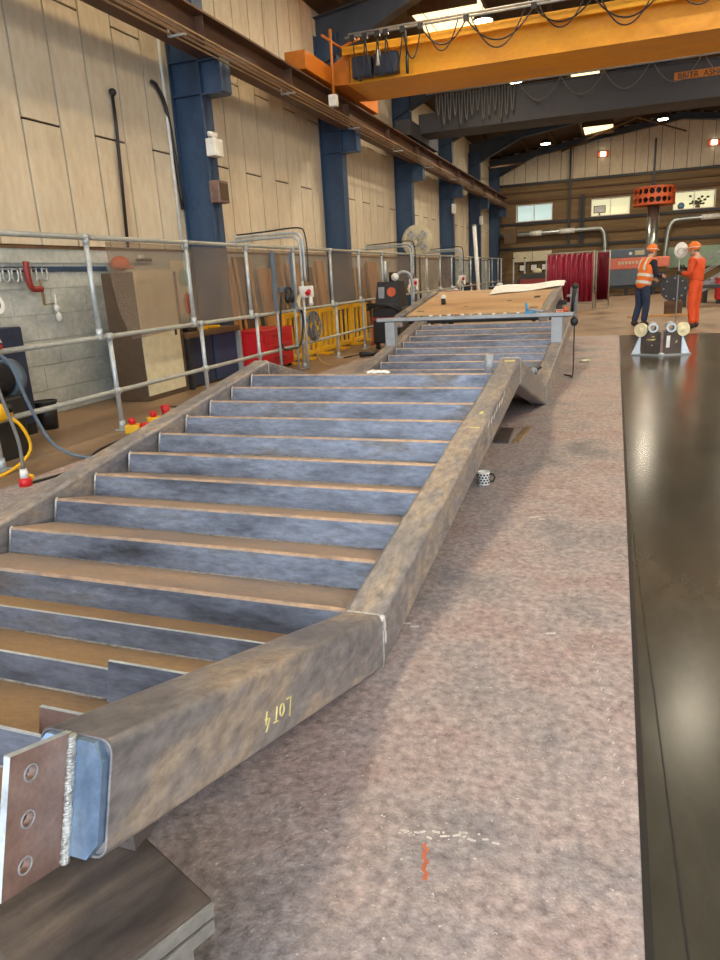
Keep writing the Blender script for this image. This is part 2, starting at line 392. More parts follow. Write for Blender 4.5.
for x in (-2.42, -1.85, -1.72, 1.62, 6.1):
    z1 = 7.3 if x in (-2.42, 1.62) else 5.0
    b = MB(); b.box((x-.05, YE-.17, 2.6), (x+.05, YE-.101, z1), 'dark'); struct(b.build('trim_%d' % n)); n += 1
for i, (a, c) in enumerate(WX):
    b = MB(); t_ = .04
    for lo, hi in (((a, 3.88), (c, 3.88+t_)), ((a, 4.74-t_), (c, 4.74)), ((a, 3.92), (a+t_, 4.7)), ((c-t_, 3.92), (c, 4.7)), (((a+c)/2-.025, 3.92), ((a+c)/2+.025, 4.7))):
        b.box((lo[0], YE+.02, lo[1]), (hi[0], YE+.09, hi[1]), 'white')
    w = struct(b.build('window_%d' % (i+1)))
    b = MB(); b.box((a+t_, YE+.05, 3.92), (c-t_, YE+.056, 4.7), 'glass'); b.build('pane', None, w)
    b = MB(); b.box((a, YE+.75, 3.88), (c, YE+.8, 4.74), 'window_glow2' if i == 0 else 'window_glow'); b.build('lit_room_back', None, w)
t = thing('potted_plant', 'leafy green pot plant on the sill of the end wall window beside the orange ring', 'plant', (3.75, YE+.3, 3.88))
b = MB(); b.tube([(0, 0, 0), (0, 0, .16)], [.09, .12], 'brown', 12); b.build('pot', None, t)
b = MB()
for k in range(16):
    a = k*2.4; l = .18+.3*random.random(); h = .22+.4*random.random()
    p = V((l*math.cos(a), .4*l*math.sin(a), h)); b.tube([(0, 0, .14), p*.6+V((0, 0, .1)), p], .008, 'leaf', 5)
    b.ball(p, (.075, .03, .055), 'leaf', 8)
b.build('foliage', None, t)
t = MB(); t.ball((2.98, YE+.3, 4.08), .17, 'bluelite', 16); t.box((2.9, YE+.24, 3.881), (3.06, YE+.36, 3.93), 'bluelite')
tag(t.build('blue_globe'), 'light blue globe on the window sill beside the pot plant', 'ornament')
t = MB(); t.box((-1.22, YE+.3, 4.05), (-.62, YE+.34, 4.42), 'slate', .01); t.box((-1.18, YE+.29, 4.09), (-.66, YE+.30, 4.38), 'white'); t.box((-.96, YE+.3, 3.881), (-.88, YE+.36, 4.06), 'slate'); t.box((-1.05, YE+.25, 3.881), (-.78, YE+.4, 3.9), 'slate')
tag(t.build('desk_monitor'), 'grey desk monitor behind the middle end wall window', 'monitor')

# columns
def column(y, i, label):
    t = thing('steel_column', label, 'column', (XL, y, 0), 0, 'blue portal columns')
    b = MB(); d = .53
    b.box((.002, -.01, 0), (d, .01, 6.6), 'col_blue'); b.build('web', None, t)
    b = MB(); b.box((d-.02, -.1, 0), (d, .2, 6.6), 'col_blue', .004); b.build('flange', None, t)
    b = MB(); b.box((.002, -.1, 0), (.022, .2, 6.6), 'col_blue', .004); b.build('flange', None, t)
    b = MB(); b.box((.022, -.09, 4.2), (d-.02, .19, 4.22), 'col_blue'); b.box((.022, -.09, 4.66), (d-.02, .19, 4.68), 'col_blue'); b.build('stiffener', None, t)
    b = MB()
    b.poly([(d, -.01, 4.2), (d+.33, -.01, 4.2), (d+.36, -.01, 4.3), (d+.36, -.01, 4.63), (d, -.01, 4.63)], (0, .02, 0), 'col_blue')
    b.box((d, -.1, 4.18), (d+.34, .2, 4.2), 'col_blue'); b.box((d, -.1, 4.63), (d+.36, .2, 4.65), 'col_blue')
    b.box((d+.34, -.1, 4.2), (d+.36, .2, 4.63), 'col_blue')
    b.build('crane_bracket', None, t)
    return t
desc = ['tall blue steel column carrying the white emergency light, in front of beige cladding',
        'blue steel column behind the yellow barriers, second along the clad wall',
        'blue steel column beside the round fan, third along the clad wall',
        'slim blue steel column fourth along the wall, behind the fan',
        'far blue steel column behind the long white tube',
        'blue steel corner column where the side wall meets the end wall']
for i, y in enumerate(cols_y): column(y if i < 5 else 40.2, i, desc[i])
# column fittings
t = thing('emergency_light', 'white twin spot emergency light on the nearest blue column', 'emergency light', (-5.97, 10.42, 3.35))
b = MB(); b.box((.001, -.1, -.02), (.16, .16, .23), 'white', .012); b.build('housing', None, t)
for s in (-.05, .05):
    b = MB(); b.tube([(.04, s, .3), (.12, s, .28)], .035, 'white', 12); b.tube([(.04, s, .2), (.05, s, .3)], .012, 'grey', 6); b.build('lamp_head', None, t)
b = MB(); b.box((-5.969, 10.3, 2.66), (-5.8, 10.6, 2.98), 'red_rust', .01); b.box((-5.8, 10.33, 2.7), (-5.79, 10.57, 2.94), 'brown')
tag(b.build('switch_box'), 'brown square switch box on the nearest blue column below the emergency light', 'box')
b = MB(); b.tube([(XL+.03, 10.14, 1.99), (XL+.03, 10.14, 6.5)], .025, 'white', 8)
tag(b.build('conduit_pipe'), 'pale vertical conduit on the cladding beside the nearest blue column', 'pipe')
b = MB(); b.tube([(XL+.04, 8.75, 2.0), (XL+.04, 8.86, 3.6), (XL+.04, 8.86, 3.95)], .022, 'dark', 8); b.ball((XL+.05, 8.86, 3.98), .05, 'dark')
tag(b.build('cable_drop'), 'dark vertical cable with a knob end running up the first cladding bay', 'cable')
b = MB(); b.tube(smooth_path([(XL+.04, 10.28, 2.6), (XL+.04, 10.15, 3.9), (XL+.05, 9.95, 4.25), (XL+.07, 9.78, 4.3)]), .03, 'dark', 8)
tag(b.build('hooked_cable'), 'dark hooked cable on the cladding just before the nearest blue column', 'cable')
for (y, z, l) in ((27.9, 3.6, 'white wall box beside the fourth blue column'), (33.9, 3.5, 'small white box on the far blue column')):
    b = MB(); b.box((-5.969, y+.2, z), (-5.85, y+.5, z+.35), 'white', .02); tag(b.build('wall_box'), l, 'box')
b = MB(); b.box((-5.6, 39.4, 2.75), (-5.0, 40.0, 3.6), 'wood_beam', .02); b.box((-5.5, 39.39, 2.85), (-5.1, 39.4, 3.5), 'brown')
tag(b.build('heater_box'), 'brown square heater box hanging in the far corner', 'heater')

# rafters
def rafter(y, label):
    t = thing('roof_rafter', label, 'rafter', (0, y, 0), 0, 'dark haunched roof rafters')
    soff = lambda x: min(zroof(x)-.5, 6.1+.46*(x+6.1)) if x < XM else min(zroof(x)-.5, 6.1+.46*(XR-.4-x))
    xs = [XL+.02, -5.4, -4.6, -4.0, 0, XM, 2*XM+0, 2*XM+4.0, 2*XM+4.6, XR-.02]
    xs = [XL+.02, -5.4, -4.6, -4.1, 0, XM, 6, XR-2.4, XR-1.1, XR-.02]
    top = [(x, .05, zroof(x)-.2) for x in xs]; bot = [(x, .05, soff(x)) for x in xs]
    b = MB(); b.poly(bot+top[::-1], (0, .02, 0), 'raf_blue'); b.build('web', None, t)
    b = MB()
    b.loft([[(x, -.1, z), (x, .22, z), (x, .22, z+.02), (x, -.1, z+.02)] for x, _, z in bot], 'raf_blue'); b.build('bottom_flange', None, t)
    b = MB()
    b.loft([[(x, -.1, z-.02), (x, .22, z-.02), (x, .22, z), (x, -.1, z)] for x, _, z in top], 'raf_blue'); b.build('top_flange', None, t)
for y, l in zip(cols_y[1:]+[], ['dark blue haunched roof rafter just behind the yellow crane bridge', 'dark roof rafter over the dark crane bridge', 'dark roof rafter beyond the dark crane bridge', 'dark roof rafter next to last before the end wall', 'last dark roof rafter, along the top of the end wall']):
    rafter(y if y < 40 else 40.2, l)
for i, (p, q, l) in enumerate([((-5.6, 34.5, 5.9), (-4.7, 40.1, 6.7), 'brace'), ((-2.8, 40.0, 7.05), (.6, 36.5, 7.6), 'b2'), ((2.9, 40.0, 7.35), (.6, 36.5, 7.6), 'b3')]):
    b = MB(); b.tube([p, q], .045, 'wood_beam', 8)
    tag(b.build('roof_brace'), ['slim roof brace in the far corner above the runway beam', 'slim diagonal roof brace meeting the rafter beside the small rooflight', 'slim diagonal roof brace behind the high bay lamp'][i], 'brace')

# crane runway
t = thing('runway_beam', 'long brown crane runway beam on brackets along the clad wall', 'beam', (-5.77, 0, 0))
b = MB(); b.box((-.012, YB, 4.67), (.012, 40.6, 5.08), 'runway'); b.build('web', None, t)
b = MB(); b.box((-.17, YB, 4.65), (.17, 40.6, 4.67), 'runway'); b.build('bottom_flange', None, t)
b = MB(); b.box((-.2, YB, 5.08), (.2, 40.6, 5.11), 'runway'); b.build('top_flange', None, t)
b = MB(); b.box((-.035, YB, 5.11), (.035, 40.6, 5.17), 'dark'); b.build('crane_rail', None, t)
for k in range(14):
    b = MB(); y = -2+k*3.0; b.box((-.15, y-.008, 4.67), (.15, y+.008, 5.08), 'runway'); b.build('web_stiffener', None, t)
t = thing('conductor_bars', 'set of thin tan conductor bars under the crane runway beam', 'conductor', (-5.585, 0, 4.5))
for k in range(4):
    b = MB(); b.box((.02+.04*k, YB, .06+.035*k), (.04+.04*k, 40.4, .08+.035*k), 'conductor'); b.build('bar', None, t)
for k in range(12):
    b = MB(); y = -1.2+k*3.4; b.box((-.0, y-.02, .03), (.26, y+.02, .05), 'grey'); b.box((0, y-.02, .03), (.012, y+.02, .149), 'grey'); b.build('hanger', None, t)
t = thing('runway_beam', 'crane runway beam on the opposite side wall', 'beam', (11.25, 0, 0))
b = MB(); b.box((-.012, YB, 4.67), (.012, 40.6, 5.08), 'runway'); b.box((-.17, YB, 4.65), (.17, 40.6, 4.67), 'runway'); b.box((-.2, YB, 5.08), (.2, 40.6, 5.11), 'runway'); b.build('girder', None, t)

# yellow bridge crane
t = thing('bridge_crane', 'yellow overhead bridge crane spanning the hall on the runway beams', 'crane', (0, 0, 0))
Y1, Y2 = 15.0, 16.45
b = MB(); b.box((-5.25, Y1, 5.2), (10.9, Y1+.05, 5.76), 'crane'); b.box((-5.25, Y2-.05, 5.2), (10.9, Y2, 5.76), 'crane')
b.box((-5.25, Y1-.06, 5.17), (10.9, Y2+.06, 5.2), 'crane'); b.box((-5.25, Y1-.06, 5.76), (10.9, Y2+.06, 5.79), 'crane'); b.build('box_girder', None, t)
b = MB(); b.box((-5.25, Y1-.3, 5.70), (10.9, Y1-.06, 5.74), 'crane'); b.box((-5.25, Y1-.3, 5.64), (10.9, Y1-.27, 5.78), 'crane'); b.build('walkway_edge', None, t)
b = MB(); b.box((-5.98, Y1-1.45, 5.2), (-5.56, Y2+1.5, 5.52), 'crane_or', .01); b.build('end_carriage', None, t)
b = MB(); b.poly([(-5.6, Y1-.06, 5.2), (-5.2, Y1-.06, 5.17), (-5.2, Y1-.06, 5.76), (-5.6, Y1-.06, 5.55)], (0, Y2-Y1+.12, 0), 'crane_or'); b.build('corner_plate', None, t)
for y in (Y1-1.2, Y2+1.1):
    b = MB(); b.ring((-5.77, y, 5.28), (1, 0, 0), .03, .17, .1, 'dark', 24); b.build('wheel', None, t)
b = MB(); b.box((11.03, Y1-1.9, 5.2), (11.47, Y2+1.5, 5.62), 'crane_or', .01); b.build('end_carriage', None, t)
for dy, z in ((-.3, 5.98), (-.5, 5.87)):
    b = MB(); b.tube([(-5.1, Y1+dy, z), (10.8, Y1+dy, z)], .022, 'grey', 8); b.build('festoon_track', None, t)
b = MB(); b.tube([(-5.42, Y1-.45, 4.95), (-5.42, Y1-.45, 6.08)], .03, 'crane_or', 8); b.tube([(-5.42, Y1-.9, 5.86), (-5.42, Y1+.1, 5.9), (-4.95, Y1-.1, 5.94)], .025, 'crane_or', 8); b.build('collector_post', None, t)
b = MB(); b.box((-5.5, Y1-.55, 4.72), (-5.34, Y1-.4, 4.93), 'white', .01); b.build('collector_box', None, t)
fx = [-4.95, -4.7, -4.45, -4.28, -3.95, -3.6, -2.75, -1.55, -.55, .6, 1.7, 2.9]
for i, (a, c) in enumerate(zip(fx[:-1], fx[1:])):
    drop = [.75, .72, .7, .68, .5, .35, .42, .3, .4, .3, .35][i]
    b = MB(); b.tube(sag((a, Y1-.5, 5.84), (c, Y1-.5, 5.84), drop, 14), .014, 'black', 6)
    if i > 4: b.tube(sag((a+.1, Y1-.52, 5.84), (c-.15, Y1-.52, 5.84), drop*1.3, 14), .012, 'black', 6)
    b.build('festoon_cable', None, t)
for x in fx:
    b = MB(); b.box((x-.05, Y1-.53, 5.80), (x+.05, Y1-.47, 5.90), 'dark'); b.build('festoon_trolley', None, t)
b = MB(); b.box((-5.08, Y1-.26, 5.22), (-4.68, Y1-.07, 5.6), 'navy', .03); b.box((-4.63, Y1-.26, 5.22), (-4.14, Y1-.07, 5.6), 'navy', .03); b.build('control_panel', None, t)
b = MB(); b.tube([(-4.5, Y1-.34, 5.36), (-4.5, Y1-.34, 5.62)], .045, 'white', 12); b.build('warning_lamp', None, t)
b = MB(); b.tube([(-3.9, Y1-.5, 5.84), (-3.88, Y1-.5, 5.4)], .02, 'black', 6); b.tube([(-3.88, Y1-.5, 5.4), (-3.88, Y1-.5, 5.1)], .03, 'black', 6); b.build('pendant_cable', None, t)

# dark bridge crane
t = thing('bridge_crane', 'dark slate overhead bridge crane beyond the yellow one, with amber sign', 'crane', (0, 0, 0))
b = MB(); b.box((-5.1, 22.0, 5.42), (10.9, 22.05, 6.28), 'dark_crane'); b.box((-5.1, 23.1, 5.42), (10.9, 23.15, 6.28), 'dark_crane')
b.box((-5.1, 21.95, 5.39), (10.9, 23.2, 5.42), 'dark_crane'); b.box((-5.1, 21.95, 6.28), (10.9, 23.2, 6.31), 'dark_crane'); b.build('box_girder', None, t)
b = MB(); b.tube([(-5.3, 21.75, 6.36), (10.8, 21.75, 6.36)], .04, 'grey', 8); b.build('festoon_track', None, t)
b = MB(); b.box((-6.0, 20.9, 5.2), (-5.56, 24.3, 5.6), 'dark_crane', .01); b.build('end_carriage', None, t)
b = MB(); b.box((-5.6, 22.0, 5.39), (-5.1, 23.15, 5.9), 'dark_crane'); b.build('corner_plate', None, t)
fx2 = [-5.0+.16*k for k in range(14)]
for k, x in enumerate(fx2):
    b = MB(); d = .55+.35*((k*5) % 7)/7; b.tube(sag((x, 21.75, 6.3), (x+.1, 21.75, 6.3), d, 8), .016, 'cable', 6); b.build('festoon_cable', None, t)
for k, x in enumerate((-2.7, -1.6, -.5, .7, 1.9)):
    b = MB(); b.tube(sag((x, 21.75, 6.32), (x+1.1, 21.75, 6.32), .5, 12), .014, 'cable', 6); b.build('festoon_cable', None, t)
b = MB(); b.box((1.22, 21.985, 5.9), (3.3, 21.999, 6.08), 'sign_or'); sg = b.build('sign_plate', None, t)
cu = bpy.data.curves.new('sign_lettering', 'FONT'); cu.body = 'BRITR  ASHRLY'; cu.size = .19; cu.extrude = .003; cu.align_x = 'LEFT'
tmp = bpy.data.objects.new('tmp', cu); C.objects.link(tmp); dg = bpy.context.evaluated_depsgraph_get(); me = bpy.data.meshes.new_from_object(tmp.evaluated_get(dg)); bpy.data.objects.remove(tmp)
o = bpy.data.objects.new('sign_lettering', me); C.objects.link(o); me.materials.clear(); me.materials.append(MT['joint']); o.parent = sg
o.location = (1.3, 21.981, 5.92); o.rotation_euler = (PI/2, 0, 0)

# high bay lamps
def lamp(x, y, z, label, power=500):
    t = thing('high_bay_lamp', label, 'lamp', (x, y, z), 0, 'high bay lamps')
    b = MB(); b.tube([(0, 0, .02), (0, 0, .12), (0, 0, .2)], [.24, .2, .1], 'dark', 20); b.build('reflector', None, t)
    b = MB(); b.tube([(0, 0, .0), (0, 0, .02)], .21, 'lamp', 20); b.build('diffuser', None, t)
    b = MB(); b.tube([(0, 0, .2), (0, 0, zroof(x)-z-.05)], .01, 'dark', 6); b.build('hanger', None, t)
    L = bpy.data.lights.new('high_bay_light', 'AREA'); L.shape = 'DISK'; L.size = .4; L.energy = power; L.color = (1, .87, .68)
    o = bpy.data.objects.new('high_bay_light', L); C.objects.link(o); o.location = (0, 0, -.02); o.parent = t
LP = 120
lamp(-3.02, 17.9, 6.75, 'bright high bay lamp above the yellow crane bridge beside the large rooflight', LP)
lamp(-3.08, 24, 6.85, 'bright high bay lamp between the yellow and the dark crane bridges', LP)
lamp(-3.25, 36, 6.85, 'high bay lamp under the dark crane bridge near the far corner', LP)
lamp(1.65, 36, 7.3, 'high bay lamp below the dark crane bridge near the amber sign', LP)
lamp(1.7, 12.8, 6.9, 'high bay lamp mirrored in the near polished floor', 38)
lamp(1.4, 26.8, 6.95, 'high bay lamp hidden behind the yellow crane bridge', LP)
lamp(5.4, 10, 6.9, 'high bay lamp over the far bay beside the door', LP)
lamp(5.4, 20, 6.9, 'high bay lamp over the far bay halfway', LP)
lamp(5.4, 31, 6.9, 'high bay lamp over the far bay near the end wall', LP)
for x, l in ((-.85, 'square bulkhead lamp on the end wall cladding above the middle window'), (4.24, 'square bulkhead lamp on the end wall cladding above the pot plant window')):
    t = thing('bulkhead_lamp', l, 'lamp', (x, YE, 6.72))
    b = MB(); b.box((-.28, -.06, -.02), (.28, -.001, .26), 'orange', .01); b.build('mounting_plate', None, t)
    b = MB(); b.box((-.12, -.12, .02), (.12, -.06, .22), 'squarelamp', .01); b.build('diffuser', None, t)

# ------------------------------------------------------------------ the stair frame (local: x to the right, y along the hall)
SF = (-.75, 2.215, 0); SR = -.02035
W = 2.4; TW = .158; TD = .205
PROF = [(-1.385, .662), (0, .215), (3.5, .735), (5.45, .215), (8.95, .735)]
def offset_line(P, d):
    """offset a polyline of (s, z) downwards by d with mitres"""
    out = []
    for i, p in enumerate(P):
        ds = []
        if i > 0: ds.append((V(P[i])-V(P[i-1])).normalized())
        if i < len(P)-1: ds.append((V(P[i+1])-V(P[i])).normalized())
        ns = [V((t.y, -t.x)) for t in ds]
        if len(ns) == 1: out.append(V(p)+ns[0]*d)
        else:
            m = (ns[0]+ns[1]).normalized(); out.append(V(p)+m*d/m.dot(ns[0]))
    return out
def stringer_run(P, x0, w, d, root, rad=.022, mat='tube'):
    pr = rrect(w, d, rad, 6); lines = {}
    for u, v in pr:
        k = round(d/2-v, 5)
        if k not in lines: lines[k] = offset_line(P, k)
    objs = []
    for i in range(len(P)-1):
        b = MB()
        rings = [[(x0-w/2+u, lines[round(d/2-v, 5)][j].x, lines[round(d/2-v, 5)][j].y) for u, v in pr] for j in (i, i+1)]
        b.loft(rings, mat, True, False); o = b.build('stringer', None, root)
        for f in o.data.polygons: f.use_smooth = False
        objs.append(o)
    return objs, lines
stair = thing('steel_stair_frame', 'long zigzag welded steel stair frame with folded treads lying on the concrete slab', 'stair frame', SF, SR)
V2 = lambda p: V((p[0], p[1]))
right_runs, lines = stringer_run(PROF, 0, TW, TD, stair)
left_runs, _ = stringer_run([(-1.2, .603)]+PROF[1:], -W+TW, TW, TD, stair)
# weld seams around the mitres
for x0 in (0, -W+TW):
    for j in (1, 2, 3):
        pr = rrect(TW, TD, .022, 6)
        pts = [(x0-TW/2+u, lines[round(TD/2-v, 5)][j].x, lines[round(TD/2-v, 5)][j].y) for u, v in pr]
        b = MB(); b.tube(pts, .0045, 'weld', 6, True); b.build('weld_seam', None, stair)
# white paint dab on the near mitre
b = MB(); b.ball((-.006, .0, .203), (.014, .02, .012), 'chalk_w', 10); b.ball((.0005, .015, .17), (.003, .012, .03), 'chalk_w', 10); b.ball((.0005, .018, .12), (.003, .01, .03), 'chalk_w', 10)
b.build('paint_dab', None, stair)['label'] = 'white paint dab on the mitred corner'
# near end: cap, end plate with three bolt holes, weld
ax = (V2(PROF[0])-V2(PROF[1])).normalized()          # axis pointing to the free end (s, z)
nn = V((-ax.y, ax.x)) if -ax.y*0+ax.x > 0 else V((ax.y, -ax.x))   # up across the section
def EP(x, up, out):
    """point in the end frame: x across, up along the section height from its middle, out along the axis"""
    mid = V(PROF[0])-nn*TD/2
    p = mid+nn*up+ax*out
    return (x, p.x, p.y)
def end_assembly(x0, inner):
    b = MB(); w, h = TW-.012, TD-.006
    b.loft([[EP(x0-TW/2+u, v, o_) for u, v in ((w/2, h/2-.03), (w/2-.022, h/2), (-w/2+.022, h/2), (-w/2, h/2-.03), (-w/2, -h/2+.03), (-w/2+.022, -h/2), (w/2-.022, -h/2), (w/2, -h/2+.03))] for o_ in (-.001, .02)], 'blue_cap')
    b.build('end_cap', None, stair)
    b = MB(); pts = [EP(x0-TW/2+u, v, .002) for u, v in rrect(TW-.004, TD-.004, .022, 4)]; b.tube(pts, .0032, 'tube', 6, True); b.build('weld_seam', None, stair)
    # fin plate welded on the middle of the cap, made with real holes
    xc = x0-TW/2+(.0 if inner < 0 else 0); t = .013; L0, L1 = .021, .152; H0_, H1_ = -TD/2-.012, TD/2+.008
    b = MB(); zs = [H0_, H0_+(H1_-H0_)*.34, H0_+(H1_-H0_)*.66, H1_]; oc = L0+.088
    for k in range(3):
        z0, z1 = zs[k], zs[k+1]; zc = (z0+z1)/2; n = 24; r = .0105; out_ = []; inn = []
        for q in range(n):
            a = 2*PI*q/n+PI/n; c_, s_ = math.cos(a), math.sin(a)
            lx = (L1-oc) if c_ > 0 else (oc-L0)
            m_ = min(lx/abs(c_), (z1-z0)/2/abs(s_)); out_.append((oc+c_*m_, zc+s_*m_)); inn.append((oc+r*c_, zc+r*s_))
        for tx in (L0, L1):
            for tz in (z0, z1):
                q = min(range(n), key=lambda q: (out_[q][0]-tx)**2+(out_[q][1]-tz)**2); out_[q] = (tx, tz)
        b.loft([[EP(xc+o_, v, u) for u, v in ring] for ring, o_ in ((inn, -t/2), (out_, -t/2), (out_, t/2), (inn, t/2))], 'red_rust', False, False, True)
    p = b.build('fin_plate', None, stair); p['label'] = 'red brown fin plate with three bolt holes'
    b = MB(); b.loft([[EP(xc-t/2, zs[0], L1+.0003), EP(xc+t/2, zs[0], L1+.0003), EP(xc+t/2, zs[3], L1+.0003), EP(xc-t/2, zs[3], L1+.0003)], [EP(xc-t/2, zs[0], L1+.001), EP(xc+t/2, zs[0], L1+.001), EP(xc+t/2, zs[3], L1+.001), EP(xc-t/2, zs[3], L1+.001)]], 'zinc')
    b.loft([[EP(xc-t/2, zs[3]+.0003, L0), EP(xc+t/2, zs[3]+.0003, L0), EP(xc+t/2, zs[3]+.0003, L1), EP(xc-t/2, zs[3]+.0003, L1)], [EP(xc-t/2, zs[3]+.001, L0), EP(xc+t/2, zs[3]+.001, L0), EP(xc+t/2, zs[3]+.001, L1), EP(xc-t/2, zs[3]+.001, L1)]], 'zinc'); b.build('ground_edge', None, p)
    for k in range(3):
        zc = (zs[k]+zs[k+1])/2
        b = MB(); b.tube([EP(xc+t/2+.0005, zc+.0135*math.sin(2*PI*q/16), oc+.0135*math.cos(2*PI*q/16)) for q in range(16)], .0016, 'grey', 6, True); b.build('hole_rim', None, p)
    b = MB()
    for q in range(46):
        v = zs[0]+.006+(zs[3]-zs[0]-.012)*q/45; b.ball(EP(xc+t/2+.003+.002*random.random(), v, L0+.003), (.008, .009+.003*random.random(), .0052), 'weld', 8)
    b.build('weld_bead', None, p)
end_assembly(0, -1)
# treads: folded plates
def tread(s, z, s2, z2, foot=None, x0=-TW+.004, x1=-W+TW+.022, name='tread'):
    """nose at (s, z); the tread runs back to the next foot (s2, z2)"""
    fs, fz = foot or (s-.035, z-.13)
    t = .010; r = .014
    d1 = (V((fs, fz))-V((s, z))).normalized(); d2 = (V((s2, z2))-V((s, z))).normalized()
    o1 = V((-d1.y, d1.x)); o1 = o1 if o1.x > 0 else -o1         # inwards = away from the camera
    o2 = V((d2.y, -d2.x)); o2 = o2 if o2.y < 0 else -o2
    outer = [V((fs, fz)), V((s, z))+d1*r, V((s, z))+d1*r*.35+d2*r*.35, V((s, z))+d2*r, V((s2, z2))]
    inner = [V((s2, z2))+o2*t, V((s, z))+d2*t*1.6+o2*t, V((s, z))+(d1+d2)*t*1.2, V((s, z))+d1*t*1.6+o1*t, V((fs, fz))+o1*t]
    b = MB(); bm = b.bm
    A = [bm.verts.new((x0, p.x, p.y)) for p in outer+inner]; B = [bm.verts.new((x1, p.x, p.y)) for p in outer+inner]
    n = len(A); mi = [b._mi(m) for m in ('mill', 'nose', 'tread_top', 'blue_cap')]
    for i in range(n):
        f = bm.faces.new((A[i], A[(i+1) % n], B[(i+1) % n], B[i]))
        f.material_index = mi[0] if i in (0,) else mi[1] if i in (1, 2) else mi[2] if i == 3 else mi[0]
    for R in (A, B):
        for i in range(4):
            f = bm.faces.new((R[i], R[i+1], R[n-2-i], R[n-1-i])); f.material_index = mi[3]
    bmesh.ops.recalc_face_normals(bm, faces=bm.faces[:])
    o = b.build(name, None, stair)
    if name == 'tread':
        b = MB(); b.tube([(x1-.002, fs, fz), (x1-.002, s+d1.x*r, z+d1.y*r), (x1-.002, s+.012, z)], .007, 'weld', 6); b.build('end_weld', None, o)
        b = MB(); b.tube([(x0, fs-.003, fz+.003), (x1, fs-.003, fz+.003)], .0035, 'footweld', 6); b.build('foot_weld', None, o)
    return o
def flight(sV, n, s_end):
    noses = [(sV+.43+.339*k, .24+.0532*k) for k in range(n)]
    for k, (s, z) in enumerate(noses):
        s2, z2 = (s+.304, z-.0765) if k < n-1 else s_end
        tread(s, z, s2, z2)
tread(.062, .190, .395, .110, (.020, .066))
flight(0, 9, (3.46, .585))
tread(5.512, .190, 5.845, .110, (5.47, .066))
flight(5.45, 9, (8.91, .585))
# deck plates of the landings
def deck(s0, z0, s1, z1):
    b = MB(); b.poly([(-TW+.004, s0, z0), (-TW+.004, s1, z1), (-TW+.004, s1, z1-.008), (-TW+.004, s0, z0-.008)], (-W+2*TW-.008, 0, 0), 'rust'); return b.build('landing_plate', None, stair)
deck(.05, .064, -1.37, .443)
deck(3.44, .59, 5.48, .064)
# upstanding stiffeners on the near landing
sl = V((1, -.267)).normalized(); up = V((.267, 1)).normalized()
def stiff(s, x0, x1, h, mat='mill', name='stiffener', t=.008):
    z = .064-.267*(s-.05); p = V((s, z)); pts = [p, p+up*h, p+up*h+sl*t, p+sl*t]
    b = MB(); b.poly([(x0, q.x, q.y) for q in pts], (x1-x0, 0, 0), mat); o = b.build(name, None, stair)
    e = MB(); q = p+up*h
    e.box((min(x0, x1), q.x-.001, q.y-.0005), (max(x0, x1), q.x+.008, q.y+.001), 'zinc'); e.build('ground_edge', None, o)
    return o
xl, xr = -W+TW+.004, -TW-.002
for s in (-.41, -.84, -1.26):
    o = stiff(s, xr, xl, .085)
    b = MB(); z = .064-.267*(s-.05); b.tube([(xr, s-.003, z+.003), (xl, s-.003, z+.003)], .0045, 'footweld', 6); b.build('foot_weld', None, o)
o = stiff(-.855, -.16, -.52, .115, 'mill', 'cleat', .012)
b = MB(); z = .064-.267*(-.867-.05); q = V((-.868, z))+up*.06
b.tube([(-.30+.03*math.cos(2*PI*k/20), q.x-.001+up.x*.03*math.sin(2*PI*k/20), q.y+up.y*.03*math.sin(2*PI*k/20)) for k in range(20)], .003, 'zinc', 6, True); b.build('cleat_hole_rim', None, o)
stiff(-1.13, -.165, -.48, .085, 'red_rust', 'cleat', .012)
# chalk lettering LOT 4 on the outer face of the near stringer, written upside down
d_ax = (V2(PROF[1])-V2(PROF[0])).normalized(); n_ax = V((-d_ax.y, d_ax.x))
def SP(a, h):   # a along the run from the near end, h up from the section's middle
    p = V(PROF[0])+d_ax*a-n_ax*TD/2+n_ax*h; return (.0012, p.x, p.y)
def letter(strokes, a0, h0, sz):
    b = MB()
    for st in strokes: b.tube([SP(a0-u*sz, h0-v*sz) for u, v in st], .0024, 'chalk_y', 6)
    return b
LT = {'L': [[(0, 1), (0, 0), (.45, .02)]], 'O': [[(.25+.22*math.cos(k*PI/6), .35+.3*math.sin(k*PI/6)) for k in range(13)]],
      'T': [[(.02, .75), (.5, .72)], [(.27, .74), (.25, 0)]], '4': [[(.3, .95), (0, .35), (.5, .3)], [(.38, .6), (.34, -.05)]]}
for ch, a0, h0 in (('L', .70, .0), ('O', .665, -.004), ('T', .635, -.006), ('4', .585, -.006)):
    letter(LT[ch], a0, h0, .052).build('chalk_letter', None, right_runs[0])
fd = (V2(PROF[2])-V2(PROF[1])).normalized(); fn = V((-fd.y, fd.x))
b = MB()
for k in range(7):
    p = V(PROF[1])+fd*(2.1+.1*k)-fn*(.05+.01*(k % 3)); q = p+fd*.05+fn*.03
    b.tube([(.0012, p.x, p.y), (.0012, q.x, q.y)], .003, 'chalk_w', 5)
b.build('chalk_scribble', None, right_runs[1])
b = MB(); p = V(PROF[1])+fd*1.95; b.box((-.09, p.x, p.y), (-.02, p.x+.012, p.y+.0035), 'chalk_y'); p = V(PROF[1])+fd*2.2; b.box((-.07, p.x, p.y), (-.05, p.x+.05, p.y+.0085), 'chalk_y'); p = V(PROF[1])+fd*3.44; b.box((-.11, p.x-.02, p.y-.001), (-.03, p.x+.02, p.y+.005), 'chalk_y')
b.build('chalk_ticks', None, right_runs[1])
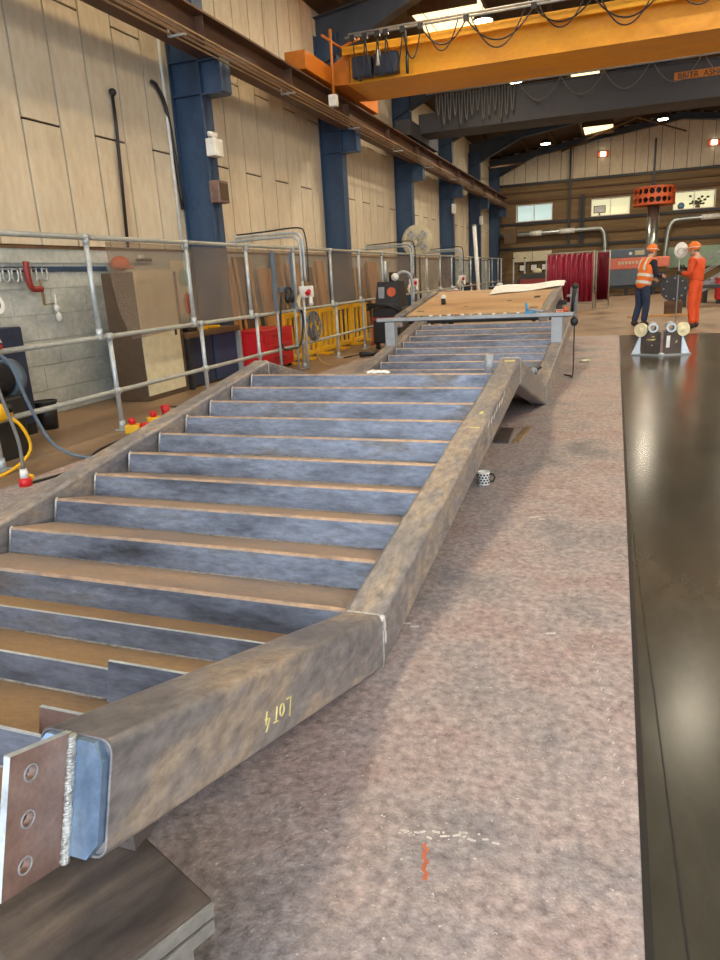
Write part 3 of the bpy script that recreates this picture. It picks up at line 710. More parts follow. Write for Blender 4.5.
# short upright posts welded on the far flight
for x0 in (0.0, -W+TW):
    b = MB(); s = 7.28; z0 = .215+.1477*(s-5.45)
    b.poly([(x0-.012, s, z0-.006), (x0-.146, s, z0-.006), (x0-.146, s, .80), (x0-.012, s, .80)], (0, .13, 0), 'grey'); b.build('upright_post', None, stair)['label'] = 'short bright grey upright post'
def ST(x, s, z):      # a point of the stair's frame in the hall
    c, s_ = math.cos(SR), math.sin(SR)
    return V((SF[0]+x*c-s*s_, SF[1]+x*s_+s*c, z))

# cross bar on the posts
t = thing('steel_cross_bar', 'grey straight steel bar laid across the two upright posts of the stair frame', 'bar', ST(-W/2, 7.345, .801), SR)
b = MB(); b.box((-1.32, -.04, 0), (1.32, .04, .055), 'grey', .008); b.build('bar', None, t)
b = MB(); b.box((-1.318, -.052, -.001), (1.318, -.041, .012), 'dark'); b.build('lip', None, t)
# bits lying on the bar
for k, (x, r) in enumerate(((-.55, .02), (-.42, .016), (-.3, .02), (-.12, .018), (0, .015), (.12, .02), (.3, .017), (.45, .018), (.62, .016))):
    b = MB(); p = ST(-W/2+x, 7.36, .856); b.ball(p+V((0, 0, r*.6)), (r*1.5, r, r*.6), 'white', 10)
    o = b.build('white_rag_scrap'); tag(o, 'small white scraps strung along the top of the cross bar', 'scrap', 'white scraps on the cross bar')
def grinder(name, label, loc, rz, c1, c2, cat='grinder'):
    t = thing(name, label, cat, loc, rz)
    b = MB(); b.tube([(-.14, 0, .04), (-.1, 0, .042), (.0, 0, .038), (.06, 0, .04)], [.028, .03, .024, .034], c1, 12); b.build('body', None, t)
    b = MB(); b.tube([(.06, 0, .04), (.11, 0, .04)], [.036, .028], c2, 12); b.build('gear_head', None, t)
    b = MB(); b.ring((.1, 0, .012), (0, 0, 1), 0, .058, .004, 'dark', 24); b.tube([(.1, 0, .012), (.1, 0, .04)], .012, 'dark', 8); b.build('disc', None, t)
    b = MB(); b.tube([(.08, .03, .045), (.08, .13, .06)], .013, 'black', 8); b.build('side_handle', None, t)
    b = MB(); b.tube(smooth_path([(-.14, 0, .04), (-.22, .02, .03), (-.3, .1, .008), (-.2, .2, .006)]), .006, 'black', 6); b.build('cord', None, t)
    return t
t = thing('blue_clamp', 'light blue toggle clamp on the bar above the stair frame post', 'clamp', ST(-.42, 7.33, .857), SR)
b = MB(); b.box((-.07, -.03, 0), (.07, .03, .03), 'bluelite', .006); b.tube([(-.04, 0, .03), (-.05, 0, .13)], .018, 'bluelite', 8); b.build('body', None, t)
b = MB(); b.tube([(-.04, 0, .06), (.16, 0, .02)], .014, 'grey', 8); b.build('lever', None, t)
b = MB(); b.tube([(.0, 0, .001), (.0, 0, .06)], .03, 'orange', 12); b.box((-.11, -.02, .001), (-.03, .02, .035), 'white', .005)
o = b.build('cable_reel'); o.location = ST(.02, 7.34, .857); tag(o, 'small orange and white reel on the far end of the cross bar', 'reel')
# black torch hanging from the bar's free end
t = thing('welding_torch', 'black welding torch with its lead hanging off the cross bar end to the floor', 'torch', ST(.1, 7.36, .858), SR)
b = MB(); b.tube([(0, 0, .0), (.01, 0, .16), (.03, .02, .3)], [.018, .022, .03], 'black', 8); b.ball((.03, .02, .31), .04, 'black'); b.build('handle', None, t)
b = MB(); b.tube(smooth_path([(0, 0, .01), (.03, -.02, -.1), (.035, -.03, -.5), (.03, 0, -.80), (-.02, .2, -.84), (-.1, .3, -.843)]), .009, 'black', 6); b.build('lead', None, t)
b = MB(); b.ball((.03, -.02, -.12), (.05, .03, .06), 'black'); b.build('coil', None, t)

# small things about the frame
t = thing('mug', 'small checked mug standing on the slab against the stair frame stringer', 'mug', (-.79, 4.62, .0085))
b = MB(); n = 24
rg = lambda r, z: [(r*math.cos(2*PI*k/n), r*math.sin(2*PI*k/n), z) for k in range(n)]
b.loft([rg(.038, 0), rg(.041, .004), rg(.043, .09), rg(.039, .09), rg(.036, .01)], 'white', True, True)
b.build('cup', None, t)
b = MB()
for r_ in range(4):
    for k in range(12):
        a = 2*PI*(k+.5*(r_ % 2))/12; z = .012+.018*r_
        b.box((-.007, -.001, -.006), (.007, .001, .006), 'dark', 0, M4.Translation((.0428*math.cos(a), .0428*math.sin(a), z+.006)) @ M4.Rotation(a+PI/2, 4, 'Z'))
b.build('check_pattern', None, t)
b = MB(); b.tube([(.04, 0, .075), (.065, 0, .072), (.075, 0, .05), (.065, 0, .025), (.04, 0, .018)], .006, 'dark', 8); b.build('handle', None, t)
b = MB(); b.tube([(0, 0, 0), (0, 0, .125)], .034, 'grey', 16); b.ring((0, 0, .1255), (0, 0, 1), .024, .034, .003, 'zinc', 20)
o = b.build('pipe_offcut'); o.location = ST(-.2, 3.22, .664); tag(o, 'short grey pipe offcut standing on the top tread of the stair frame', 'pipe')
b = MB()
for k in range(7): b.ball((.025*(k-3), .012*math.sin(k*2), .012+.006*(k % 2)), (.03, .035, .014), 'white', 10)
o = b.build('white_rag'); o.location = ST(-1.12, 3.28, .645); tag(o, 'crumpled white rag lying on the top tread of the stair frame', 'rag')
t = grinder('cordless_grinder', 'black and silver power tool lying behind the stair frame peak', tuple(ST(-.27, 6.03, .262)), -.6, 'black', 'grey')
t = grinder('angle_grinder', 'black and copper angle grinder on the floor left of the stair frame', (-4.15, 12.4, .001), .5, 'black', 'dred'); t.scale = (1.7, 1.7, 1.7)
b = MB()
for k in range(6): b.ball((.03*math.cos(k), .04*math.sin(k*1.7), .02), (.05, .04, .018), 'cream', 10)
o = b.build('paper_scrap'); o.location = (-.38, 11.3, .008); tag(o, 'crumpled pale yellow paper on the slab near the hanging torch lead', 'paper')
# flat bars lying under the peak of the frame
for k, (x, y, l, w, rz, lab) in enumerate(((-.86, 6.1, .55, .12, .04, 'dark flat steel bar on the slab under the stair peak, nearest the stringer'), (-.71, 6.15, .6, .05, -.06, 'narrow rusty steel bar on the slab beside the wider flat bars'), (-1.02, 6.2, .5, .1, .1, 'flat steel bar on the slab deepest under the stair peak'))):
    b = MB(); b.box((-w/2, -l/2, 0), (w/2, l/2, .02), 'rust' if k == 1 else 'plate', .002)
    o = b.build('flat_bar'); o.location = (x, y, .0085); o.rotation_euler = (0, 0, rz); tag(o, lab, 'bar', 'flat bars under the stair peak')
# timber sleepers under the near end
def sleeper(loc, rz, l, w, h, label):
    t = thing('timber_sleeper', label, 'timber', loc, rz, 'timber sleepers under the stair frame')
    b = MB(); b.box((-l, -w/2, 0), (0, w/2, h), 'sleeper', .006); b.build('beam', None, t)
    b = MB(); b.box((0, -w/2+.004, .004), (.004, w/2-.004, h-.004), 'sleeper_end'); b.build('sawn_end', None, t)
    return t
SA = .62
SA = -.418
ux, uy = math.cos(SA), math.sin(SA)
def at_end(back, side): return (-.689-ux*back+uy*side*-1, .702-uy*back+ux*side)
for k, (back, z0, h, l, rz, lab) in enumerate(((0, .321, .036, .55, SA, 'dark timber sleeper directly under the near end of the stair frame, topmost of its stack'),
        (.0, .282, .036, .55, SA+.03, 'timber sleeper second from the top of the stack under the near stair end'),
        (.1, .13, .15, .45, SA, 'thick timber block in the middle of the stack under the near stair end'),
        (.1, .0085, .12, .45, SA+.02, 'thick timber block on the slab at the foot of the stack'))):
    x, y = at_end(back, 0); sleeper((x, y, z0), rz, l, .3, h, lab)
b = MB(); b.box((-.04, -.04, 0), (.04, .04, .035), 'plate', .004); o = b.build('steel_shim'); o.location = (-.87, .93, .3575); tag(o, 'dark steel shim between the stair stringer and the top sleeper', 'shim')
# packers at the two valleys on the hidden left side keep the frame level
# ------------------------------------------------------------------ second frame beyond the cross bar
f2 = thing('rusty_deck_frame', 'second steel frame with a tan rusty deck plate sloping up beyond the cross bar', 'deck frame', SF, SR)
P2 = [(8.98, .80), (11.3, 1.10), (12.75, .22)]
for x0 in (-.375, -2.665):
    stringer_run(P2, x0, .13, .19, f2, .02, 'tube')
sl2 = .30/2.32; dz = lambda q: .80+(q-8.98)*sl2-.012
b = MB(); b.poly([(-.445, 8.99, dz(8.99)), (-.445, 11.28, dz(11.28)), (-.445, 11.28, dz(11.28)-.012), (-.445, 8.99, dz(8.99)-.012)], (-2.15, 0, 0), 'rust_tan'); dk = b.build('deck_plate', None, f2)
for (x, q, w, l) in ((-2.45, 9.3, .12, .06), (-.62, 9.3, .12, .06), (-1.75, 9.6, .07, .03), (-1.1, 10.0, .08, .05), (-.68, 10.2, .1, .16), (-1.5, 10.8, .06, .05)):
    b = MB()
    b.poly([(x-w/2, q, dz(q)+.0005), (x+w/2, q, dz(q)+.0005), (x+w/2, q+l, dz(q+l)+.0005), (x-w/2, q+l, dz(q+l)+.0005)], (0, 0, .002), 'black'); b.build('slot', None, dk)
b = MB(); b.poly([(-.30, 12.25, .30), (-.16, 12.25, .30), (-.16, 12.25, 1.04), (-.30, 12.25, 1.04)], (0, .14, 0), 'tube'); b.build('upright', None, f2)
b = MB(); b.box((-.36, 12.2, .86), (-.29, 12.4, .9), 'tube'); b.box((-.36, 12.25, .32), (-.29, 12.37, .5), 'tube'); b.build('bracket', None, f2)
b = MB(); b.tube([(-2.2, 9.9, dz(9.9)+.001), (-2.2, 9.9, dz(9.9)+.1)], .04, 'black', 10); b.ball((-2.2, 9.9, dz(9.9)+.12), .045, 'white', 10)
o = b.build('spray_can'); o.location = SF; o.rotation_euler = (0, 0, SR); tag(o, 'small black and white can standing on the tan deck plate', 'can')
# white sheet draped over the peak of the deck
b = MB(); n = 16; rings = []
for k in range(n+1):
    u = k/n; x = -1.56+1.24*u; wv = .012*math.sin(u*9)+.02*u
    s0 = 10.6+.5*u; top = dz(11.3)+.03+.02*u
    pts = [(x, s0, dz(s0)+.012+wv), (x, 11.0+.1*u, dz(11.0)+.03+wv), (x, 11.32, top+.02+wv), (x, 11.6, top-.02+wv)]
    rings.append(pts+[(p[0], p[1], p[2]+.003) for p in pts[::-1]])
b.loft(rings, 'white', True, False); o = b.build('white_sheet'); o.location = SF; o.rotation_euler = (0, 0, SR); tag(o, 'white paper sheet draped over the peak of the rusty deck frame', 'sheet')
# trestles that carry the second frame
for s, zt, lab in ((9.75, .69, 'low steel trestle under the front of the rusty deck frame'), (11.15, .85, 'steel trestle under the peak of the rusty deck frame')):
    t = thing('steel_trestle', lab, 'trestle', ST(-1.52, s, 0), SR)
    b = MB(); b.box((-1.25, -.06, zt-.08), (1.25, .06, zt), 'dark', .004); b.build('top_beam', None, t)
    for x in (-.85, .85):
        for y in (-.2, .2):
            b = MB(); b.tube([(x, 0, zt-.08), (x, y, .009)], .03, 'dark', 8); b.build('leg', None, t)

# ------------------------------------------------------------------ guard rail
FX = -4.85
gr = thing('guard_rail', 'long galvanised tube guard rail with smoky clear panels along the wall', 'guard rail', (FX, 0, 0))
Y0, Y9 = 2.6, 33.5
for z, n_ in ((1.93, 'top_rail'), (.975, 'mid_rail'), (.415, 'lower_rail')):
    b = MB(); b.tube([(0, Y0, z), (0, Y9, z)], .025, 'rail', 12); b.build(n_, None, gr)
pu = [4.3, 5.92, 7.67, 9.17, 10.75, 12.35, 13.9, 15.45, 17.9, 19.5, 21.1, 22.7, 24.3, 25.9, 27.5, 29.1, 30.7, 32.3]
for y in pu:
    b = MB(); b.tube([(.0, y, .99), (0, y, 1.92)], .025, 'zinc', 12); p = b.build('upper_post', None, gr)
    for z, za, zb in ((.975, .97, 1.06), (1.93, 1.86, 1.93)):
        b = MB(); b.tube([(0, y-.045, z), (0, y+.045, z)], .034, 'zinc', 12); b.tube([(0, y, za), (0, y, zb)], .033, 'zinc', 12); b.build('tube_clamp', None, p)
    b = MB(); b.tube([(.0, y+.14, .03), (0, y+.14, .97)], .025, 'zinc', 12); p = b.build('lower_post', None, gr)
    for z in (.415, .975):
        b = MB(); b.tube([(0, y+.095, z), (0, y+.185, z)], .034, 'zinc', 12); b.tube([(0, y+.14, z-.04), (0, y+.14, z+.035)], .033, 'zinc', 12); b.build('tube_clamp', None, p)
    b = MB(); b.box((-.06, y+.08, .001), (.06, y+.2, .014), 'zinc', .003); b.tube([(0, y+.14, .01), (0, y+.14, .1)], .034, 'zinc', 12); b.build('foot', None, p)
pan = [y for y in pu if 5 < y < 24]
for i, (a, c) in enumerate(zip(pan[:-1], pan[1:])):
    if i == 0: pts = [(-.03, a+.33, 1.87), (-.03, a+.34, 1.55), (-.03, a+.40, 1.2), (-.03, a+.55, .90), (-.03, c-.04, .96), (-.03, c-.03, 1.9), (-.03, a+.33, 1.9)]
    else: pts = [(-.03, a+.03, .93), (-.03, c-.03, .95), (-.03, c-.03, 1.89), (-.03, a+.03, 1.89)]
    b = MB(); b.poly(pts, (-.004, 0, 0), 'clear'); b.build('clear_panel', None, gr)['label'] = 'smoky clear plastic panel'

# ------------------------------------------------------------------ service arms with sockets
def arm(y, label, full):
    t = thing('service_arm', label, 'service arm', (FX+.055, y, 0), 0, 'pipe service arms along the guard rail')
    for dx, dz in ((0, 0), (.055, .055)):
        pts = smooth_path([(-1.1, 0, 2.08+dz), (-1.0, 0, 2.1+dz), (-.2, 0, 2.11+dz), (dx-.02, 0, 2.07+dz), (dx+.03, 0, 1.95), (dx+.03, 0, 1.42)], 5)
        b = MB(); b.tube(pts, .02, 'zinc', 10); b.build('conduit', None, t)
    b = MB(); b.tube([(-1.1, 0, 2.02), (-1.1, 0, 2.2)], .02, 'zinc', 8); b.tube([(-1.12, .02, 2.1), (-1.55, -.1 if full else -.6, 2.1)], .016, 'zinc', 8); b.build('wall_bracket', None, t)
    b = MB(); b.tube(smooth_path([(-1.1, .03, 2.2), (-.6, .03, 2.215), (0, .03, 2.235), (.12, .03, 2.12), (.14, .03, 1.8), (.13, .03, 1.4)]), .012, 'black', 6); b.build('cable', None, t)
    b = MB(); b.tube([(.03, 0, 1.42), (.03, 0, .006)], .024, 'zinc', 10); b.build('post', None, t)
    b = MB(); b.box((-.02, -.05, 1.16), (.2, .05, 1.34), 'white', .012); b.build('socket_box', None, t)
    b = MB(); b.tube([(.16, -.05, 1.26), (.16, -.13, 1.22)], [.035, .04], 'red', 12); b.build('red_socket', None, t)
    b = MB(); b.tube([(.0, -.05, 1.2), (-.02, -.12, 1.1), (.02, -.13, .98)], [.03, .035, .02], 'cream', 12); b.build('plug', None, t)
    b = MB(); b.tube([(.17, -.03, 1.16), (.2, -.1, 1.05)], [.03, .035], 'white', 12); b.build('plug', None, t)
    return t
arm(10.85, 'pipe service arm with white socket box and coiled grey cable beside the red tool chest', True)
arm(17.55, 'pipe service arm rising behind the black welding set', False)
arm(23.6, 'pipe service arm beyond the deck frame, farthest along the rail', False)
t = thing('cable_coil', 'coil of grey hose hung on the guard rail under the white socket box', 'cable coil', (FX+.16, 11.02, .42))
b = MB(); pts = []
for k in range(16*6): 
    a = 2*PI*k/16; r = .23+.012*math.sin(k*.37); pts.append((.05*math.sin(k*.11)+.03*math.sin(k*.9), .62*r*math.cos(a)+.01*math.sin(k*.31), .33+0*k-.06+r*math.sin(a)))
b.tube(pts, .012, 'cable', 6); b.build('hose_loops', None, t)
b = MB(); b.tube(smooth_path([(0, 0, -.1), (.05, .05, -.3), (.2, .2, -.41), (.35, .1, -.412)]), .009, 'ply', 6); b.build('tail', None, t)
b = MB(); b.tube(smooth_path([(FX+.06, 10.76, 1.0), (FX+.07, 10.8, .8), (FX+.06, 10.68, .45), (FX+.1, 10.3, .4), (FX+.09, 9.9, .47), (FX+.08, 9.95, .9), (FX+.07, 10.05, 1.2)]), .016, 'black', 8)
tag(b.build('black_cable'), 'thick black cable looped low across the guard rail between grey props and socket box', 'cable')
for k, (y, l) in enumerate(((9.86, 'grey prop tube leaning on the guard rail beside the red tool chest'), (10.5, 'slim grey prop tube by the clamp on the guard rail, nearer the socket box'))):
    t = thing('prop_tube', l, 'prop', (FX+.075, y, 0))
    b = MB(); b.box((-.03, -.04+.02*k, 1.0), (.02, .04-.02*k, 1.86), 'slate', .01); b.build('sleeve', None, t)
    b = MB(); b.tube([(0, 0, .007), (0, 0, 1.0)], .02, 'grey', 10); b.build('tube', None, t)
t = thing('earmuffs', 'black ear defenders hung on the grey props of the guard rail', 'ear defenders', (FX+.13, 10.2, 1.0))
b = MB(); b.tube([(0, .1*math.cos(PI*k/10), .24+.1*math.sin(PI*k/10)) for k in range(11)], .018, 'black', 8); b.build('headband', None, t)
for y in (-.1, .1):
    b = MB(); b.ball((.01, y*.8, .18), (.045, .06, .085), 'black', 12); b.build('ear_cup', None, t)
b = MB(); b.box((-.04, -.18, .28), (.02, .25, .35), 'slate', .01); o = b.build('prop_crossbar'); o.location = (FX+.075, 10.2, 1.0); tag(o, 'short grey crossbar between the two props above the ear defenders', 'bar')

# ------------------------------------------------------------------ things between rail and wall
t = thing('tall_cabinet', 'brown cabinet with a tall cream door panel behind the first clear panel', 'cabinet', (-6.06, 8.2, 0))
b = MB(); b.box((-.13, -.46, .001), (.36, .5, 1.64), 'brown', .01); b.build('body', None, t)
b = MB(); b.box((.361, -.46, .07), (.375, .4, 1.66), 'cream', .003); d_ = b.build('door', None, t); d_['label'] = 'tall cream door panel'
b = MB(); b.box((.376, .28, .8), (.39, .31, .92), 'dark'); b.build('handle', None, d_)
t = thing('navy_locker', 'dark navy steel locker standing at the block wall near the hanging shackles', 'locker', (-6.0, 5.12, 0))
b = MB(); b.box((-.3, -.75, .12), (.25, .72, 1.12), 'navy', .012); b.build('body', None, t)
for y in (-.7, -.2, .3, .66):
    b = MB(); b.box((-.25, y-.06, .001), (.22, y+.06, .12), 'black'); b.build('foot', None, t)
b = MB(); b.box((.251, -.6, .2), (.262, -.05, 1.05), 'navy', .004); b.build('door', None, t)
b = MB(); b.box((.251, .02, .2), (.262, .6, 1.05), 'navy', .004); b.build('door', None, t)
t = thing('waste_bin', 'small black bin on the floor against the navy locker', 'bin', (-5.82, 6.05, 0))
b = MB(); b.tube([(0, 0, .001), (0, 0, .3)], [.1, .12], 'black', 14); b.build('tub', None, t)
b = MB(); b.ring((0, 0, .3), (0, 0, 1), .11, .13, .02, 'dark', 20); b.build('rim', None, t)
# tools on the block wall
for k, (y, s) in enumerate(((6.33, .95), (6.46, 1.0), (6.59, 1.05), (6.72, 1.0), (6.88, .9), (7.05, .9))):
    t = thing('lifting_shackle', ['first of the bright shackles hanging along the blue wall strip, at the frame edge', 'second bright shackle along the blue wall strip', 'bright shackle third along the blue wall strip', 'bright shackle just before the red clamp on the wall', 'bright shackle behind the red clamp arm on the wall', 'last small bright shackle on the blue wall strip, past the red clamp'][k], 'shackle', (XL+.06, y, 1.66), 0, 'shackles hung on the wall')
    b = MB(); b.tube([(0, .045*s*math.cos(PI+PI*q/10), -.02+.06*s*math.sin(PI+PI*q/10)) for q in range(11)]+[(0, .04*s, .06)], .011*s, 'zinc', 8); b.tube([(0, -.045*s, -.02), (0, -.04*s, .06)], .011*s, 'zinc', 8); b.build('bow', None, t)
    b = MB(); b.tube([(0, -.06*s, .06), (0, .06*s, .06)], .013*s, 'grey', 8); b.build('pin', None, t)
    b = MB(); b.tube([(-.04, 0, .075), (.02, 0, .075)], .008, 'dark', 6); b.build('wall_hook', None, t)
t = thing('g_clamp', 'dull red heavy clamp hanging on the block wall beside the shackles', 'clamp', (XL+.1, 6.82, 1.5))
b = MB(); b.tube(smooth_path([(0, -.08, .3), (0, -.085, .12), (0, -.04, 0), (0, .1, -.01)]), .035, 'dred', 10); b.build('jaw_frame', None, t)
b = MB(); b.tube([(0, .1, .1), (0, .1, -.19)], .015, 'rust', 8); b.build('screw', None, t)
b = MB(); b.tube([(0, .1, -.19), (0, .26, -.185)], .01, 'rust', 8); b.build('tommy_bar', None, t)
b = MB(); b.tube([(0, 0, .18), (0, 0, .1), (0, 0, .06)], [.008, .012, .03], 'white', 10); b.ball((0, 0, .02), (.03, .04, .05), 'white', 12); b.ball((0, .015, -.09), (.03, .04, .055), 'white', 12); b.tube([(0, .01, -.03), (0, .012, -.06)], .012, 'white', 8)
o = b.build('white_swivel_hook'); o.location = (XL+.05, 7.17, 1.24); tag(o, 'pale swivel hook hanging alone on the grey block wall', 'hook')
t = thing('hard_hat', 'orange hard hat hanging on the wall behind the first clear panel', 'hard hat', (XL+.12, 8.42, 1.78))
b = MB(); b.ball((0, 0, 0), (.11, .15, .1), 'orange', 16); b.build('shell', None, t)
b = MB(); b.ring((0.03, 0, -.04), (.2, 0, 1), .1, .17, .01, 'orange', 24); b.build('brim', None, t)
b = MB(); b.box((-.03, -.16, 0), (.03, .16, .05), 'dark', .01); b.box((-.02, -.1, .05), (.02, -.03, .1), 'white'); o = b.build('wall_tool_rack'); o.location = (XL+.1, 9.0, 1.80); tag(o, 'dark tool holder fixed to the wall above the cream cabinet door', 'tool rack')
# blue bench
t = thing('work_bench', 'blue steel work bench with timber top behind the guard rail', 'bench', (-6.0, 9.5, 0))
b = MB(); b.box((-.35, -.72, .04), (.3, -.06, .72), 'navy', .01); b.build('cupboard', None, t)
b = MB(); b.box((-.35, .0, .04), (.3, .68, .72), 'bench', .01); b.build('cupboard', None, t)
b = MB(); b.box((-.36, -.78, .72), (.36, .74, .8), 'wood_beam', .006); b.build('bench_top', None, t)
b = MB(); b.box((-.3, .69, .001), (.36, .76, .72), 'grey', .004); b.build('end_leg', None, t)
b = MB(); b.box((-.3, -.79, .001), (.36, -.725, .72), 'dark', .004); b.build('end_leg', None, t)
b = MB(); b.box((-.3, -.7, .001), (.28, .68, .04), 'dark'); b.build('plinth', None, t)
for k, (y, h, m) in enumerate(((9.3, .12, 'yellow'), (9.65, .07, 'yellow'), (9.0, .1, 'dark'))):
    b = MB(); b.box((-5.95, y-.12, .801), (-5.72, y+.12, .8+h*.6), m, .01); b.tube([(-5.84, y, .8+h*.6), (-5.84, y, .8+h)], .02, 'dark', 8)
    tag(b.build('bench_tool'), ['yellow tool case on the work bench, nearest the cream cabinet', 'low yellow case on the work bench beside the red chest', 'dark tool on the near end of the work bench'][k], 'tool case')
t = thing('wall_poster', 'safety poster with green and orange shapes on the wall behind the second clear panel', 'poster', (XL+.03, 10.0, 1.05))
b = MB(); b.box((0.001, -.28, -.1), (.015, .28, .78), 'cream'); b.build('sheet', None, t)
b = MB(); b.ball((.016, .05, .52), (.004, .16, .14), 'teal', 16); b.build('green_shape', None, t)
b = MB(); b.ball((.016, .08, .12), (.004, .11, .17), 'orange', 16); b.build('orange_shape', None, t)
# red tool chest
t = thing('tool_chest', 'bright red tool chest behind the guard rail beside the yellow barriers', 'tool chest', (-5.55, 10.87, 0))
b = MB(); b.box((-.3, -.55, .05), (.25, .6, .66), 'red', .015); b.build('body', None, t)
for k in range(3):
    b = MB(); b.box((.251, -.5, .1+.18*k), (.265, .55, .26+.18*k), 'red', .006); d_ = b.build('drawer', None, t)
    b = MB(); b.box((.266, -.2, .2+.18*k), (.28, .25, .225+.18*k), 'dred'); b.build('handle', None, d_)
b = MB(); b.box((-.31, -.56, .66), (.27, .61, .69), 'red', .01); b.build('lid', None, t)
for x in (-.25, .2):
    for y in (-.48, .5):
        b = MB(); b.tube([(x, y-.02, .03), (x, y+.02, .03)], .03, 'black', 10); b.build('caster', None, t)
# yellow barriers
def barrier(y, x, w, label):
    t = thing('yellow_barrier', label, 'barrier', (x, y, 0), 0, 'yellow barrier frames behind the rail')
    for yy in (-w/2, w/2):
        b = MB(); b.box((-.03, yy-.05, .001), (.03, yy+.05, .9), 'yellow', .008); b.build('upright', None, t)
    for z in (.8, .04):
        b = MB(); b.box((-.025, -w/2+.05, z), (.025, w/2-.05, z+.09), 'yellow', .006); b.build('cross_rail', None, t)
    for k in (1, 2):
        b = MB(); b.box((-.015, -w/2+w*k/3-.045, .13), (.015, -w/2+w*k/3+.045, .8), 'yellow'); b.build('bar', None, t)
    for yy in (-w/2, w/2):
        b = MB(); b.box((-.2, yy-.03, .001), (-.031, yy+.03, .04), 'yellow', .004); b.box((.031, yy-.03, .001), (.25, yy+.03, .04), 'yellow', .004); b.build('foot', None, t)
for k, (y, x, w) in enumerate(((11.85, -5.45, .68), (12.72, -5.5, .74), (13.63, -5.5, .78), (14.58, -5.5, .82), (15.58, -5.5, .86))):
    barrier(y, x, w, ['yellow barrier frame next to the red tool chest', 'second yellow barrier frame from the red tool chest', 'third yellow barrier frame from the red tool chest', 'fourth yellow barrier frame, next but one to the black welding set', 'last yellow barrier frame, behind the black welding set'][k])
for k, (y, w, h, rz) in enumerate(((11.2, .55, 1.75, 0), (11.9, .6, 1.9, 0), (12.75, .5, 1.7, 0), (13.35, .45, 1.95, 0), (14.1, .6, 1.8, 0), (14.9, .55, 1.72, 0), (15.6, .45, 1.85, 0), (18.2, .8, 1.7, 0), (19.4, .8, 1.85, 0))):
    b = MB(); T = M4.Rotation(-.09, 4, 'Y'); b.box((-.012, -w/2, 0), (.012, w/2, h), ['ply', 'brown', 'ply', 'plankwall'][k % 4], 0, T)
    for q in (-1, 1): b.box((.013, q*w/2-.04*q-.035, 0.002), (.04, q*w/2-.04*q+.035, h-.01), 'ply', 0, T)
    o = b.build('leaning_board'); o.location = (-6.25, y, .004)
    tag(o, ['framed timber panel leaning on the wall', 'brown timber panel leaning on the wall', 'pale plywood panel leaning on the wall', 'dark board panel leaning on the wall'][k % 4]+[' behind the socket box', ' behind the first yellow barrier', ' behind the second yellow barrier', ' behind the third yellow barrier', ' past the third yellow barrier', ' before the second column', ' next to the second column', ' beyond the second column', ' nearest the fan'][k], 'panel', 'timber panels along the wall')
# plugs and cables on the floor
def floor_plug(loc, rz, label):
    t = thing('cable_plug', label, 'plug', loc, rz, 'red and yellow plugs on the floor')
    b = MB(); b.box((-.1, -.06, 0), (.05, .06, .09), 'yellow', .012); b.build('body', None, t)
    b = MB(); b.tube([(.05, 0, .05), (.14, 0, .055)], [.045, .05], 'red', 14); b.build('shroud', None, t)
    b = MB(); b.ball((-.03, 0, .12), (.04, .04, .04), 'red', 12); b.build('button', None, t)
floor_plug((-4.6, 5.95, .001), .4, 'yellow and red plug on the floor at the foot of a guard rail post')
floor_plug((-4.62, 6.35, .001), .7, 'red and yellow plug on the floor, middle of the row beside the stringer')
t = thing('red_coupler', 'bright red coupler standing on the floor beyond the yellow plugs', 'coupler', (-4.78, 6.75, .001))
b = MB(); b.tube([(0, 0, 0), (0, 0, .06), (0, 0, .14)], [.05, .04, .06], 'red', 14); b.build('body', None, t)
b = MB(); b.tube(smooth_path([(.0, .02, .12), (.1, .2, .08), (.1, .45, .008)]), .009, 'black', 6); b.build('lead', None, t)
t = thing('extension_plug', 'white topped red and yellow plug standing on the floor at its grey cable', 'plug', (-4.22, 4.05, .001))
b = MB(); b.tube([(0, 0, 0), (0, 0, .07)], [.05, .045], 'red', 14); b.tube([(0, .03, .03), (0, .06, .08)], .03, 'yellow', 10); b.build('body', None, t)
b = MB(); b.tube([(0, 0, .07), (0, 0, .14)], [.035, .026], 'white', 12); b.build('gland', None, t)
b = MB(); b.tube(smooth_path([(0, 0, .14), (-.1, .1, .35), (-.45, .35, .65), (-.55, .4, .98)]), .014, 'cable', 8); b.build('cable', None, t)
b = MB(); b.tube(smooth_path([(FX+.08, 4.52, .98), (FX+.12, 4.62, .86), (FX+.14, 4.72, .5), (FX+.25, 4.8, .15), (FX+.5, 4.9, .012), (FX+.75, 5.15, .012)]), .016, 'slate', 8)
tag(b.build('grey_hose'), 'pale grey hose dropping from the rail to the floor beside the plug', 'hose')
b = MB(); b.tube(smooth_path([(FX+.1, 4.36, .5), (FX+.18, 4.52, .4), (FX+.2, 4.58, .15), (FX+.17, 4.3, .012), (FX+.1, 3.9, .012)]), .014, 'yellow', 8)
tag(b.build('yellow_hose'), 'yellow air hose curling to the floor at the edge of the frame', 'hose')
b = MB(); b.tube(smooth_path([(-4.2, 4.1, .02), (-4.15, 4.6, .012), (-4.45, 5.2, .012), (-4.55, 6.2, .012), (-4.6, 7.0, .012)]), .011, 'black', 6)
tag(b.build('floor_cable'), 'thin black cable on the floor along the left stringer', 'cable')
t = thing('air_tool', 'yellow and black power tool hung on the guard rail at the frame edge', 'tool', (FX+.08, 4.38, .5))
b = MB(); b.tube([(0, -.12, 0), (0, .05, 0), (0, .16, -.02)], [.07, .085, .05], 'yellow', 14); b.build('body', None, t)
b = MB(); b.tube([(.03, .08, .02), (.05, .14, .02)], .04, 'black', 10); b.box((-.03, -.03, .06), (.03, .06, .14), 'black', .01); b.build('grip', None, t)
t = thing('socket_head', 'white and red socket head with yellow cap on the rail at the frame edge', 'socket', (FX+.07, 4.46, .98))
